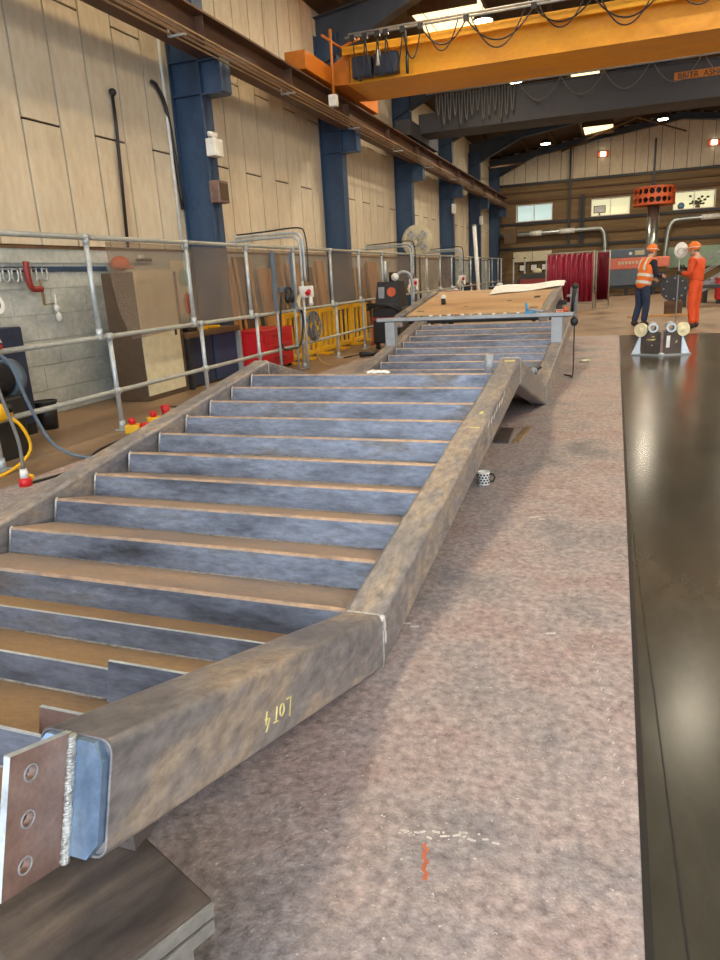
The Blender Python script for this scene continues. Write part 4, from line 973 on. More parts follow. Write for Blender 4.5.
b = MB(); b.tube([(0, 0, -.02), (.02, .03, .06)], [.05, .07], 'slate', 14); b.build('base', None, t)
b = MB(); b.ring((.022, .035, .075), (.3, .4, 1), 0, .078, .03, 'red', 20); b.build('red_ring', None, t)
b = MB(); b.tube([(.024, .038, .09), (.028, .045, .13)], [.075, .05], 'white', 14); b.build('white_cap', None, t)
b = MB(); b.tube([(.0, .02, .15), (.0, .02, .2)], .03, 'yellow', 12); b.build('yellow_cap', None, t)
t = thing('caster_wheel', 'white ringed wheel hanging on the rail at the left frame edge', 'wheel', (FX+.06, 4.62, 1.36))
b = MB(); b.ring((0, 0, 0), (1, 0, .2), .05, .085, .05, 'white', 24); b.build('tyre', None, t)
b = MB(); b.ring((0, 0, 0), (1, 0, .2), .0, .05, .04, 'black', 20); b.build('hub', None, t)
b = MB(); b.tube([(0, 0, .08), (0, 0, .24)], .02, 'cream', 8); b.tube([(0, 0, .24), (0, -.01, .57)], .006, 'dark', 6); b.build('strap', None, t)
t = thing('bench_grinder', 'dark pedestal machine with grey guard behind the rail at the frame edge', 'machine', (-5.25, 4.75, 0))
b = MB(); b.box((-.2, -.3, .001), (.2, .25, .55), 'dark', .02); b.build('pedestal', None, t)
b = MB(); b.tube([(0, -.25, .7), (0, .25, .7)], .15, 'black', 16); b.build('motor', None, t)
b = MB(); b.ring((0.0, .32, .7), (0, 1, 0), 0, .17, .1, 'slate', 24); b.build('wheel_guard', None, t)

# welding set by the rail
t = thing('welding_set', 'black welding set with orange badge and wire feeder beside the far flight', 'welder', (-4.3, 14.2, 0))
b = MB(); b.box((-.28, -.4, .12), (.28, .4, .82), 'black', .03); b.build('power_unit', None, t)
b = MB(); b.box((-.282, -.405, .58), (.27, -.39, .64), 'dred'); b.build('red_stripe', None, t)
b = MB(); b.loft([[(-.25, -.3, .84), (.27, -.3, .84), (.27, .3, .84), (-.25, .3, .84)], [(-.2, -.24, 1.32), (.22, -.24, 1.32), (.22, .26, 1.32), (-.2, .26, 1.32)]], 'dark'); f_ = b.build('wire_feeder', None, t)
b = MB(); b.ring((.1, -.272, 1.12), (0, 1, -.1), 0, .09, .03, 'orange', 20); b.build('badge', None, f_)
b = MB(); b.box((-.17, -.285, 1.0), (-.05, -.255, 1.22), 'grey', .004); b.build('control_panel', None, f_)
for k in range(3):
    b = MB(); b.tube(smooth_path([(-.3+.1*k, -.35, .85), (-.35, -.5, .8+.05*k), (0, -.55, .9), (.3, -.45, .75+.04*k), (.36, -.1, .5)]), .022, 'black', 8); b.build('hose', None, t)
b = MB(); b.tube(smooth_path([(.1, 0, 1.3), (.2, 0, 1.48), (.38, .05, 1.45), (.45, .1, 1.2), (.45, .1, .9)]), .03, 'grey', 10); b.ball((.12, -.05, 1.4), (.08, .08, .08), 'white', 12); b.build('wire_conduit', None, t)
b = MB(); b.tube([(-.1, 0, 1.32), (-.1, 0, 1.72)], .035, 'zinc', 10); b.tube([(.05, .1, 1.3), (.05, .1, 1.5)], .1, 'dark', 14); b.build('lifting_post', None, t)
for x in (-.22, .22):
    for y in (-.3, .3):
        b = MB(); b.ring((x, y, .065), (1, 0, 0), 0, .064, .05, 'black', 18); b.box((x-.03, y-.03, .06), (x+.03, y+.03, .13), 'dark'); b.build('wheel', None, t)
b = MB(); b.tube([(-4.93, 14.9, .001), (-4.93, 14.9, .1), (-4.93, 14.9, .62)], [.1, .04, .03], 'orange', 12)
tag(b.build('traffic_post'), 'slim orange post on the floor beside the welding set', 'post')
# fan
t = thing('pedestal_fan', 'large round pale fan on a stand beside the third blue column', 'fan', (-5.3, 20.3, 0))
b = MB()
for r in (.1, .22, .34, .42): b.tube([(r*math.cos(2*PI*k/28), -.08, 2.35+r*math.sin(2*PI*k/28)) for k in range(28)], .008, 'cream', 6, True)
for k in range(16):
    a = 2*PI*k/16; b.tube([(0, -.1, 2.35), (.42*math.cos(a), -.06, 2.35+.42*math.sin(a))], .006, 'cream', 5)
b.build('guard', None, t)
b = MB(); b.ring((0, .06, 2.35), (0, 1, 0), .0, .43, .05, 'cream', 32); b.build('drum', None, t)
for k in range(4):
    a = PI/4+k*PI/2; T = M4.Translation((0, 0, 2.35)) @ M4.Rotation(-a, 4, 'Y'); b = MB(); b.box((.05, -.03, -.09), (.34, -.012, .09), 'grey', 0.006, T @ M4.Rotation(.12, 4, 'X')); b.build('blade', None, t)
b = MB(); b.tube([(0, .09, 2.35), (0, .3, 2.35)], .1, 'dark', 14); b.build('motor', None, t)
b = MB(); b.tube([(0, .2, .04), (0, .2, 2.3)], .03, 'dark', 10); b.ring((0, .2, .02), (0, 0, 1), 0, .3, .038, 'dark', 24); b.build('stand', None, t)

# ------------------------------------------------------------------ far clutter along the wall
t = thing('leaning_tube', 'long white tube leaning against the far blue column', 'tube', (-4.7, 26.2, 0))
b = MB(); b.tube([(.16, -.2, .006), (-.13, .35, 3.0)], .07, 'white', 12); b.build('tube', None, t)
b = MB(); b.ring((-.13, .35, 3.0), (-.1, .18, 1), .05, .075, .06, 'grey', 16); b.build('collar', None, t)
b = MB(); b.tube([(0, 0, .005), (0, 0, .75), (0, 0, .95), (0, 0, 1.05)], [.14, .15, .1, .04], 'white', 14); b.tube([(0, 0, 1.05), (0, 0, 1.2)], .05, 'dark', 10)
o = b.build('white_gas_bottle'); o.location = (-5.2, 22.6, 0); tag(o, 'white bottle with dark valve standing behind the deck frame', 'gas bottle')
for k, (x, y, m, l) in enumerate(((-5.3, 24.6, 'red', 'red drum with white lid beyond the deck frame near the leaning tube'), (-4.1, 27.0, 'dark', 'dark drum at the foot of the long white tube'))):
    t = thing('oil_drum', l, 'drum', (x, y, 0))
    b = MB(); b.tube([(0, 0, .004), (0, 0, .3), (0, 0, .32), (0, 0, .34), (0, 0, .85)], [.29, .29, .305, .29, .29], m, 20); b.build('shell', None, t)
    b = MB(); b.ring((0, 0, .87), (0, 0, 1), 0, .29, .04, 'white' if m == 'red' else 'grey', 24); b.ball((.1, .05, .92), (.12, .12, .08), 'white'); b.build('lid', None, t)
t = thing('black_quilt_case', 'black machine with a red brown front panel beyond the white sheet', 'machine', (-2.95, 29.0, 0))
b = MB(); b.loft([[(-.7, -.3, .25), (.7, -.3, .25), (.7, .4, .25), (-.7, .4, .25)], [(-.75, -.3, .8), (.75, -.3, .8), (.75, .4, .8), (-.75, .4, .8)], [(-.45, -.2, 1.25), (.45, -.2, 1.25), (.45, .3, 1.25), (-.45, .3, 1.25)]], 'black'); b.build('body', None, t)
b = MB(); b.box((-.5, -.34, .85), (.5, -.25, 1.05), 'dred', .01); b.build('front_panel', None, t)
b = MB(); b.ball((.1, 0, 1.32), (.18, .12, .12), 'cream'); b.build('cap', None, t)
for x in (-.5, .5):
    b = MB(); b.ring((x, 0, .13), (1, 0, 0), 0, .129, .1, 'black', 18); b.box((x-.04, -.1, .12), (x+.04, .1, .26), 'dark'); b.build('wheel', None, t)
b = MB(); b.box((-5.3, YE-.14, 1.82), (-3.28, YE-.101, 2.34), 'cream', .005); b.box((-4.3, YE-.145, 1.82), (-4.28, YE-.14, 2.34), 'dark')
tag(b.build('notice_board'), 'wide pale notice board on the end wall left of the crimson curtain', 'board')
for k, x in enumerate((-4.2, -3.62, -4.8)):
    t = thing('framed_notice', ['framed white notice on the end wall, middle of three under the pale board', 'framed white notice on the end wall nearest the crimson curtain', 'framed notice on the end wall farthest from the crimson curtain'][k], 'notice', (x, YE-.101, 1.5), 0, 'framed notices on the end wall')
    b = MB(); b.box((-.21, -.03, -.2), (.21, 0, .2), 'black', .004); b.build('border', None, t)
    b = MB(); b.box((-.15, -.036, -.14), (.15, -.03, .14), 'white'); b.build('sheet', None, t)
for k, (x, y, h) in enumerate(((-5.1, 31.5, 1.9), (-4.7, 32.2, 1.95), (-4.3, 33.2, 1.9), (-3.9, 34.0, 1.9))):
    t = thing('rack_post', ['pale rack post nearest the leaning white tube', 'second pale rack post beyond the leaning tube', 'third pale rack post beyond the leaning tube', 'last pale rack post before the notice board'][k], 'post', (x, y, 0))
    b = MB(); b.tube([(0, 0, .012), (0, 0, h)], .03, 'zinc', 8); b.build('tube', None, t)
    b = MB(); b.box((-.12, -.12, .001), (.12, .12, .014), 'dark'); b.build('base', None, t)
    b = MB(); b.box((-.05, -.05, h), (.05, .05, h+.04), 'dark'); b.build('cap', None, t)
for k, (x, y, w, h, m) in enumerate(((-4.9, 35.5, .9, .8, 'dark'), (-5.6, 29.5, .7, 1.0, 'wood_beam'), (-4.3, 30.4, .6, .7, 'slate'), (-3.7, 37.5, .9, .75, 'ply'), (-5.4, 26.8, .6, .9, 'navy'))):
    t = thing('storage_crate', ['dark crate near the far corner of the hall', 'brown timber crate against the clad wall beyond the fan', 'grey crate standing among the pale rack posts', 'pale plywood crate under the framed notices', 'navy crate behind the leaning white tube'][k], 'crate', (x, y, 0))
    b = MB(); b.box((-w/2, -w/2, .08), (w/2, w/2, h), m, .01); b.build('body', None, t)
    b = MB()
    for q in (-1, 0, 1): b.box((q*w*.38-.05, -w/2, .001), (q*w*.38+.05, w/2, .08), 'wood_beam')
    b.build('runner', None, t)
    b = MB(); b.box((-w/2-.015, -w/2-.015, h), (w/2+.015, w/2+.015, h+.03), m, .005); b.build('lid', None, t)

# welding curtain
def curtain(x0, x1, y, z1, label, leg=True):
    t = thing('welding_curtain', label, 'curtain', ((x0+x1)/2, y, 0), 0, 'crimson welding curtains'); w = (x1-x0)/2
    b = MB(); n = 90; th = .012; front = []; back = []
    for k in range(n+1):
        x = -w+.03+(2*w-.06)*k/n; yv = .045*math.sin(k*.62)+.02*math.sin(k*.23)
        front.append((x, yv-th)); back.append((x, yv+th))
    for (z0, z2) in ((.26, z1-.03),):
        b.loft([[(f[0], f[1], z0), (f[0], f[1], z2), (g[0], g[1], z2), (g[0], g[1], z0)] for f, g in zip(front, back)], 'curtain', True, True)
    b.build('sheet', None, t)
    for x in (-w, w):
        b = MB(); b.tube([(x, 0, .03), (x, 0, z1+.03)], .022, 'rail', 10); b.build('upright', None, t)
        b = MB(); b.box((x-.03, -.3, .001), (x+.03, .3, .035), 'rail'); b.build('foot', None, t)
    for z, nm in ((z1, 'top_tube'), (.22, 'bottom_tube')):
        b = MB(); b.tube([(-w, 0, z), (w, 0, z)], .02, 'rail', 8); b.build(nm, None, t)
curtain(-2.22, -.68, 25.6, 1.86, 'wide crimson welding curtain on a tube stand, in front of the brown end wall')
curtain(-.62, -.2, 26.6, 1.86, 'narrow crimson welding curtain beside the salmon and grey machine')

# machine with salmon band
t = thing('saw_machine', 'large grey machine with a salmon pink band behind the person in the vest', 'machine', (.9, 36.5, 0))
b = MB(); b.box((-1.3, -.5, .46), (.55, .5, 1.18), 'slate', .03); b.build('lower_cabinet', None, t)
b = MB(); b.box((-1.3, -.52, 1.18), (.57, .5, 1.68), 'salmon', .03); b.build('salmon_panel', None, t)
b = MB(); b.box((-1.25, -.5, 1.68), (.55, .5, 2.07), 'slate', .03); b.box((-.1, -.51, 1.78), (.3, -.5, 1.98), 'cream'); b.box((-.35, -.51, 1.8), (-.22, -.5, 1.92), 'white'); b.build('top_cabinet', None, t)
b = MB()
for k in range(6): b.box((-.8+.15*k, -.53, 1.4), (-.7+.15*k, -.521, 1.52), 'cream')
b.build('worn_lettering', None, t)
b = MB(); b.box((.57, -.35, 1.2), (1.4, .35, 1.66), 'salmon', .06); b.build('saw_head', None, t)
b = MB(); b.box((.5, -.3, .3), (1.3, .3, 1.0), 'dark', .02); b.box((-1.7, -.3, .5), (-1.3, .3, 1.2), 'black', .02); b.build('feed_bed', None, t)
b = MB(); b.box((-1.9, -.4, .3), (1.3, .4, .46), 'dark', .01); b.build('base_frame', None, t)
for x in (-1.6, -.4, .8):
    b = MB(); b.box((x-.08, -.3, .001), (x+.08, .3, .3), 'dark'); b.build('leg', None, t)
# toothed disc
t = thing('toothed_disc', 'dark toothed steel disc standing upright between the two people', 'disc', (1.52, 21.5, 0))
b = MB(); n = 32; P = []
for k in range(2*n):
    a = 2*PI*k/(2*n); r = .36 if k % 2 else .325; P.append((r*math.cos(a), -.06, .7+r*math.sin(a)))
b.poly(P, (0, .12, 0), 'dark'); b.build('plate', None, t)
for k in range(8):
    a = 2*PI*k/8; b = MB(); b.tube([(.27*math.cos(a), -.06, .7+.27*math.sin(a)), (.27*math.cos(a), -.09, .7+.27*math.sin(a))], .022, 'grey', 8); b.build('bolt', None, t)
b = MB(); b.box((-.22, -.15, .001), (.22, .15, .37), 'wood_beam', .01); b.build('cradle', None, t)
b = MB(); b.box((-.75, -.08, 0), (.75, .08, .05), 'ply', .004); o = b.build('timber_plank'); o.location = (1.1, 21.0, .001); o.rotation_euler = (0, 0, .06); tag(o, 'pale timber plank on the floor behind the person in the vest', 'plank')
# orange holed ring on a silver column
t = thing('orange_holed_ring', 'big orange ring with two rows of holes on top of a silver column', 'ring', (1.55, 37.6, 0))
b = MB(); R = .9; n = 20; rows = 2; segs = n*8
H0, H1 = 3.98, 4.72
bm = b.bm; mi = b._mi('orange'); md = b._mi('black')
def hole_wall(Ro, flip):
    dz = (H1-H0)/rows; q = 12
    for rI in range(rows):
        for k in range(n):
            a0 = 2*PI*k/n; da = 2*PI/n; zc = H0+dz*(rI+.5)
            hole = []; sq = []
            for j in range(q):
                t_ = 2*PI*j/q+PI/4
                hole.append((a0+da/2+.125*math.cos(t_)/Ro, zc+.125*math.sin(t_)))
                c_, s_ = math.cos(t_), math.sin(t_); m_ = 1/max(abs(c_), abs(s_)); sq.append((a0+da/2+c_*m_*da/2, zc+s_*m_*dz/2))
            f3 = lambda p, r_: bm.verts.new((r_*math.cos(p[0]), r_*math.sin(p[0]), p[1]))
            hv = [f3(p, Ro) for p in hole]; sv = [f3(p, Ro) for p in sq]; iv = [f3(p, Ro-.08) for p in hole]
            for j in range(q):
                f = bm.faces.new((sv[j], sv[(j+1) % q], hv[(j+1) % q], hv[j])); f.material_index = mi
                f = bm.faces.new((hv[j], hv[(j+1) % q], iv[(j+1) % q], iv[j])); f.material_index = mi
hole_wall(R, False)
bmesh.ops.remove_doubles(bm, verts=bm.verts[:], dist=.0005)
b.build('drilled_shell', None, t)
b = MB(); b.ring((0, 0, (H0+H1)/2), (0, 0, 1), .55, .7, H1-H0-.1, 'dark', 40); b.build('inner_drum', None, t)
for z in (H0, H1):
    b = MB(); b.ring((0, 0, z), (0, 0, 1), .3, R+.02, .05, 'orange', 48); b.build('end_flange', None, t)
b = MB(); b.tube([(0, 0, .01), (0, 0, 4.0)], .26, 'duct', 24); b.build('silver_column', None, t)
b = MB(); b.ring((0, 0, 2.2), (0, 0, 1), .2, .3, .08, 'grey', 24); b.ring((0, 0, .03), (0, 0, 1), .2, .5, .06, 'dark', 24); b.build('collar', None, t)
# ducts on the end wall
def duct(pts, label, sleeves):
    t = thing('extraction_duct', label, 'duct', (0, YE-.35, 0), 0, 'extraction ducts on the end wall')
    b = MB(); b.tube(smooth_path(pts, 6), .12, 'duct', 14); b.build('pipe', None, t)
    for (p, q) in sleeves:
        b = MB(); b.tube([p, q], .135, 'white', 14); b.build('sleeve', None, t)
    for x in (pts[0][0]*.8+pts[1][0]*.2, pts[0][0]*.3+pts[1][0]*.7):
        b = MB(); b.box((x-.03, -.05, pts[0][2]-.02), (x+.03, .25, pts[0][2]+.02), 'dark'); b.build('bracket', None, t)
duct([(-6.0, 0, 3.22), (-3.5, 0, 3.24), (-1.2, 0, 3.26), (-.75, 0, 3.18), (-.6, 0, 2.75), (-.55, 0, 1.6), (-.52, 0, .62)], 'silver extraction duct along the end wall bending down beside the crimson curtain', [((-4.4, 0, 3.235), (-3.8, 0, 3.24)), ((-2.9, 0, 3.245), (-2.1, 0, 3.25))])
duct([(7.5, 0, 3.46), (4.5, 0, 3.44), (3.0, 0, 3.42), (2.6, 0, 3.3), (2.42, 0, 2.9), (2.36, 0, 2.2), (2.3, 0, 1.3)], 'silver extraction duct on the end wall bending down beside the silver column', [((3.9, 0, 3.43), (4.9, 0, 3.445))])
b = MB(); b.box((2.45, YE-.14, 1.1), (5.1, YE-.101, 2.1), 'teal', .01); tag(b.build('green_screen'), 'pale green screen on the lower end wall behind the person in orange overalls', 'screen')
# stairs with hand rail at the right
t = thing('access_steps', 'grey access steps with tube hand rail rising out of frame behind the person in overalls', 'steps', (3.2, 27.5, 0))
a_, h_ = 2.6, 1.75
b = MB()
for y in (-.45, .45): b.poly([(-.7, y, .45), (-.5, y, .3), (a_, y, h_+.35), (a_, y, h_+.6)], (0, .05, 0), 'grey')
b.build('stringer', None, t)
for k in range(7):
    b = MB(); x = -.45+.42*k; z = .5+.27*k; b.box((x-.14, -.4, z-.02), (x+.14, .45, z+.02), 'grey', .004); b.build('step', None, t)
for y in (-.45, .48):
    b = MB(); b.tube([(-.6, y, 1.2), (a_, y, h_+1.45)], .025, 'zinc', 8); b.tube([(-.6, y, .85), (a_, y, h_+1.05)], .02, 'zinc', 8); b.build('hand_rail', None, t)
    for k in range(4):
        x = -.55+1.0*k; b = MB(); b.tube([(x, y, .45+.63*k), (x, y, 1.22+.62*k)], .022, 'zinc', 8); b.build('rail_post', None, t)
for x in (-.3, 1.9):
    b = MB(); b.box((x-.06, -.43, .001), (x+.06, .45, .55 if x < 0 else 1.7), 'dark'); b.build('leg', None, t)
t = thing('red_box', 'red box on the floor under the access steps at the frame edge', 'box', (3.55, 26.6, 0))
b = MB(); b.box((-.4, -.3, .12), (.4, .3, .75), 'red', .02); b.build('body', None, t)
b = MB(); b.box((-.42, -.32, .75), (.42, .32, .82), 'dred', .01); b.build('lid', None, t)
b = MB(); b.box((-.35, -.25, .001), (.35, .25, .12), 'dark'); b.build('skid', None, t)
t = thing('steel_table', 'dark low steel table behind the person in overalls', 'table', (2.5, 25.2, 0))
b = MB(); b.box((-.5, -.4, .55), (.9, .4, .65), 'dark', .01); b.build('top', None, t)
for x in (-.42, .82):
    for y in (-.32, .32):
        b = MB(); b.box((x-.05, y-.05, .001), (x+.05, y+.05, .55), 'dark'); b.build('leg', None, t)

# ------------------------------------------------------------------ fabricated end plates with tubes
vr = thing('plated_fabrication', 'small dark plated steel fabrication with two tubes and cream discs on the polished floor', 'fabrication', (.72, 12.1, .0045))
b = MB(); b.poly([(-.44, -.02, 0), (0, -.22, 0), (.44, -.02, 0), (.4, .35, 0), (-.4, .35, 0)], (0, 0, .02), 'grey'); b.build('base_plate', None, vr)
for s in (-1, 1):
    b = MB(); b.poly([(s*.02, -.12, .02), (s*.29, .02, .02), (s*.29, .02, .36), (s*.02, -.12, .34)], (s*-.004, .03, 0), 'plate'); p = b.build('face_plate', None, vr); p['label'] = 'dark face plate with chalk marks' if s < 0 else 'dark face plate with a white tag'
    b = MB()
    d = V((s*.27, .14, 0)).normalized(); f0 = V((s*.02, -.126, 0))
    if s < 0:
        for k, (u, z, l) in enumerate(((.1, .29, .05), (.08, .25, .14), (.09, .24, .1), (.12, .16, .02))):
            p0 = f0+d*u+V((0, 0, z)); p1 = f0+d*(u+l)+V((0, 0, z-.012)); b.tube([p0, p1], .007, 'chalk_y', 6)
        b.build('chalk_mark', None, p)
    else:
        q = [f0+d*.05+V((0, -.002, .12)), f0+d*.11+V((0, -.002, .12)), f0+d*.115+V((0, -.002, .30)), f0+d*.055+V((0, -.002, .30))]
        b.poly(q, (-.002*0, -.003, 0), 'white'); b.build('white_tag', None, p)
        b = MB(); p0 = f0+d*.21; b.tube([p0+V((0, 0, .18)), p0+d*.02+V((0, 0, .22))], .007, 'chalk_y', 6); b.build('chalk_mark', None, p)
    b = MB(); b.poly([(s*.3, .02, .02), (s*.42, .03, .02), (s*.33, .04, .24), (s*.3, .04, .3)], (0, .02, 0), 'zinc'); b.poly([(s*.3, .2, .02), (s*.42, .2, .02), (s*.33, .2, .24), (s*.3, .2, .3)], (0, .02, 0), 'zinc'); b.build('gusset', None, vr)
    b = MB(); b.ring((s*.13, .12, .42), (0, 1, 0), .045, .072, .36, 'zinc', 24); b.build('tube', None, vr)
    b = MB(); b.ring((s*.3, .04, .385), (s*.55, -1, 0), .03, .105, .05, 'creamdisc', 28); b.ball((s*.29, .02, .385), (.05, .03, .05), 'creamdisc', 12); b.build('disc', None, vr)
    b = MB(); b.poly([(s*.02, -.09, .34), (s*.29, .05, .36), (s*.29, .3, .36), (s*.02, .3, .34)], (0, 0, .012), 'dark'); b.build('top_plate', None, vr)
b = MB(); b.box((-.02, -.13, .02), (.02, -.09, .36), 'red_rust', .004); b.build('corner_post', None, vr)
b = MB(); b.ball((0, -.17, .03), (.05, .02, .02), 'zinc', 10); b.build('front_weld', None, vr)

# ------------------------------------------------------------------ people
def skin_mesh(name, verts, edges, radii, mat, parent, sub=2):
    me = bpy.data.meshes.new(name); me.from_pydata([tuple(v) for v in verts], edges, []); 
    o = bpy.data.objects.new(name, me); C.objects.link(o)
    m = o.modifiers.new('skin', 'SKIN'); m.use_smooth_shade = True
    if not me.skin_vertices: me.skin_vertices.new() if hasattr(me.skin_vertices, 'new') else None
    sv = me.skin_vertices[0].data
    for i, r in enumerate(radii):
        sv[i].radius = r if isinstance(r, (tuple, list)) else (r, r); sv[i].use_root = (i == 0); sv[i].use_loose = False
    s = o.modifiers.new('sub', 'SUBSURF'); s.levels = sub; s.render_levels = sub
    dg = bpy.context.evaluated_depsgraph_get(); dg.update()
    ev = o.evaluated_get(dg); nm = bpy.data.meshes.new_from_object(ev)
    o.modifiers.clear(); o.data = nm; nm.materials.clear(); nm.materials.append(MT[mat])
    for f in nm.polygons: f.use_smooth = True
    if parent: o.parent = parent
    return o
class SK:
    def __init__(s): s.v = []; s.e = []; s.r = []
    def add(s, p, r, to=None):
        s.v.append(V(p)); s.r.append(r)
        if to is not None: s.e.append((to, len(s.v)-1))
        return len(s.v)-1
    def chain(s, pts, rs, to=None):
        for p, r in zip(pts, rs): to = s.add(p, r, to)
        return to
def hand(sk, wrist_i, wrist, d, side, curl=.5):
    """palm and five fingers; d: pointing direction, side: thumb direction"""
    d = V(d).normalized(); side = (V(side)-d*V(side).dot(d)).normalized(); n = d.cross(side)
    palm = V(wrist)+d*.055; pi_ = sk.add(palm, (.03, .022), wrist_i); kn = V(wrist)+d*.095
    k_ = sk.add(kn, (.034, .018), pi_)
    for j, (o_, l) in enumerate(((.03, .075), (.011, .085), (-.010, .08), (-.03, .062))):
        base = kn+side*o_; p1 = base+d*l*.45+n*curl*.02; p2 = p1+d*l*.3*(1-curl*.6)+n*l*.45*curl
        sk.chain([base+d*.012, p1, p2], [.0095, .009, .0075], k_)
    t1 = V(wrist)+d*.035+side*.035; t2 = t1+d*.03+side*.02+n*.01; sk.chain([t1, t2, t2+d*.025+n*.014*curl], [.012, .0105, .009], pi_)
def person(name, label, loc, rz, J, cl):
    """J: joints in a frame whose +y is the way the person faces; cl: clothing spec"""
    t = thing(name, label, 'person', loc, rz)
    sk = SK()
    pel = sk.add(J['pelvis'], (.13, .10)); ab = sk.add(J['waist'], (.125, .095), pel); ch = sk.add(J['chest'], (.15, .105), ab); up_ = sk.add(J['collar'], (.10, .075), ch)
    hd = V(J['head']); nk = sk.add(V(J['collar']).lerp(hd, .42), (.052, .055), up_)
    f = V(J['face']).normalized()
    h1 = sk.add(hd-V((0, 0, .045)), (.062, .075), nk); h2 = sk.add(hd+V((0, 0, .025)), (.074, .09), h1); h3 = sk.add(hd+V((0, 0, .085)), (.062, .072), h2)
    sk.chain([hd+f*.085-V((0, 0, .0)), hd+f*.108-V((0, 0, .012))], [.016, .012], h2)
    sk.add(hd+f*.07-V((0, 0, .085)), (.028, .03), h1)
    for s in ('l', 'r'):
        sh = sk.add(J['sh_'+s], (.06, .06), up_); el = sk.chain([V(J['sh_'+s]).lerp(V(J['el_'+s]), .5), J['el_'+s]], [.048, .042], sh)
        wr = sk.chain([V(J['el_'+s]).lerp(V(J['ha_'+s]), .5), J['ha_'+s]], [.038, .027], el)
        dd = V(J['ha_'+s])-V(J['el_'+s]); hand(sk, wr, J['ha_'+s], dd, J.get('th_'+s, (0, 0, 1)), J.get('curl', .6))
        hp = sk.add(J['hip_'+s], (.085, .09), pel); kn = sk.chain([V(J['hip_'+s]).lerp(V(J['kn_'+s]), .5), J['kn_'+s]], [.078, .058], hp)
        an = sk.chain([V(J['kn_'+s]).lerp(V(J['an_'+s]), .4), J['an_'+s]], [.056, .038], kn)
        fo = V(J.get('toe_'+s, V(J['an_'+s])+f*.16)); sk.chain([V((fo.x, fo.y, .045))], [(.042, .03)], an)
    body = skin_mesh('body', sk.v, sk.e, sk.r, 'skin', t)
    # eyes, ears, hair
    sd = V((f.y, -f.x, 0)).normalized()
    for s in (-1, 1):
        b = MB(); p = hd+f*.082+sd*s*.032+V((0, 0, .022)); b.ball(p, .012, 'white', 10); b.ball(p+f*.009, .006, 'black', 8); b.build('eye', None, t)
        b = MB(); b.ball(hd+sd*s*.078+V((0, 0, .0)), (.02, .028, .035), 'skin', 10); b.build('ear', None, t)
    b = MB(); b.box((-.025, -.004, -.006), (.025, .006, .006), 'dred', .003, M4.Translation(hd+f*.083-V((0, 0, .052))) @ M4.Rotation(math.atan2(-f.x, f.y), 4, 'Z')); b.build('mouth', None, t)
    b = MB(); b.ball(hd-f*.022+V((0, 0, .03)), (.083, .088, .085), 'hair', 16); b.build('hair', None, t)
    # helmet
    b = MB(); b.ball(hd+V((0, 0, .075)), (.115, .125, .1), cl['hat'], 20); b.box((-.018, -.045, .15), (.018, .055, .182), cl['hat'], .008, M4.Translation(hd*1.0) @ M4.Rotation(math.atan2(-f.x, f.y), 4, 'Z')); hm = b.build('hard_hat', None, t)
    T = M4.Translation(hd+V((0, 0, .06))) @ M4.Rotation(math.atan2(-f.x, f.y), 4, 'Z')
    b = MB(); P = [T @ V((.118*math.cos(a), (.13 if math.sin(a) < 0 else .165)*math.sin(a), -.03*max(0, math.sin(a)))) for a in [2*PI*k/28 for k in range(28)]]
    b.loft([[p for p in P], [p+V((0, 0, .014)) for p in P]], 'band', True, True); b.build('peak', None, hm)
    # trousers
    sk = SK(); pel = sk.add(J['pelvis'], (.15, .125)); sk.add(J['waist'], (.14, .115), pel)
    for s in ('l', 'r'):
        hp = sk.add(J['hip_'+s], (.1, .105), pel); m1 = V(J['hip_'+s]).lerp(V(J['kn_'+s]), .5); m2 = V(J['kn_'+s]).lerp(V(J['an_'+s]), .5)
        k_ = cl.get('leg', 1.0)
        sk.chain([m1, J['kn_'+s], m2, V(J['an_'+s])+V((0, 0, .02))], [.094*k_, .076*k_, .07*k_, .062*k_], hp)
    skin_mesh('trousers', sk.v, sk.e, sk.r, cl['trousers'], t)
    # boots
    for s in ('l', 'r'):
        a = V(J['an_'+s]); fo = V(J.get('toe_'+s, a+f*.16)); sk = SK()
        i = sk.add(V((a.x, a.y, .06)), (.055, .05)); sk.add(V((a.x, a.y, .16)), (.056, .056), i); sk.add(V((a.x, a.y, .05))-(V((fo.x-a.x, fo.y-a.y, 0)).normalized())*.05, (.045, .042), i)
        sk.chain([V((a.x, a.y, .052)).lerp(V((fo.x, fo.y, .045)), .6), V((fo.x, fo.y, .042))], [(.05, .042), (.048, .038)], i)
        skin_mesh('boot', sk.v, sk.e, sk.r, 'boot', t)
    # upper clothing with sleeves
    def torso(k, nm, mat, sleeves, low):
        k *= cl.get('bulk', 1)
        sk = SK(); p0 = sk.add(V(J['waist']).lerp(V(J['pelvis']), low), (.155*k, .13*k)); w_ = sk.add(J['waist'], (.15*k, .125*k), p0); c_ = sk.add(J['chest'], (.172*k, .135*k), w_); u_ = sk.add(J['collar'], (.115*k, .095*k), c_)
        sk.add(V(J['collar']).lerp(hd, .25), (.075*k, .075*k), u_)
        for s in ('l', 'r'):
            S = V(J['sh_'+s]); sh = sk.add(S, (.076*k, .076*k), u_)
            if sleeves:
                E_, H_ = V(J['el_'+s]), V(J['ha_'+s]); sk.chain([S.lerp(E_, .5), E_, E_.lerp(H_, .5), E_.lerp(H_, .95)], [.066, .06, .054, .044], sh)
        return skin_mesh(nm, sk.v, sk.e, sk.r, mat, t)
    torso(1.0, 'jacket', cl['jacket'], True, .3 if cl.get('vest') else .9)
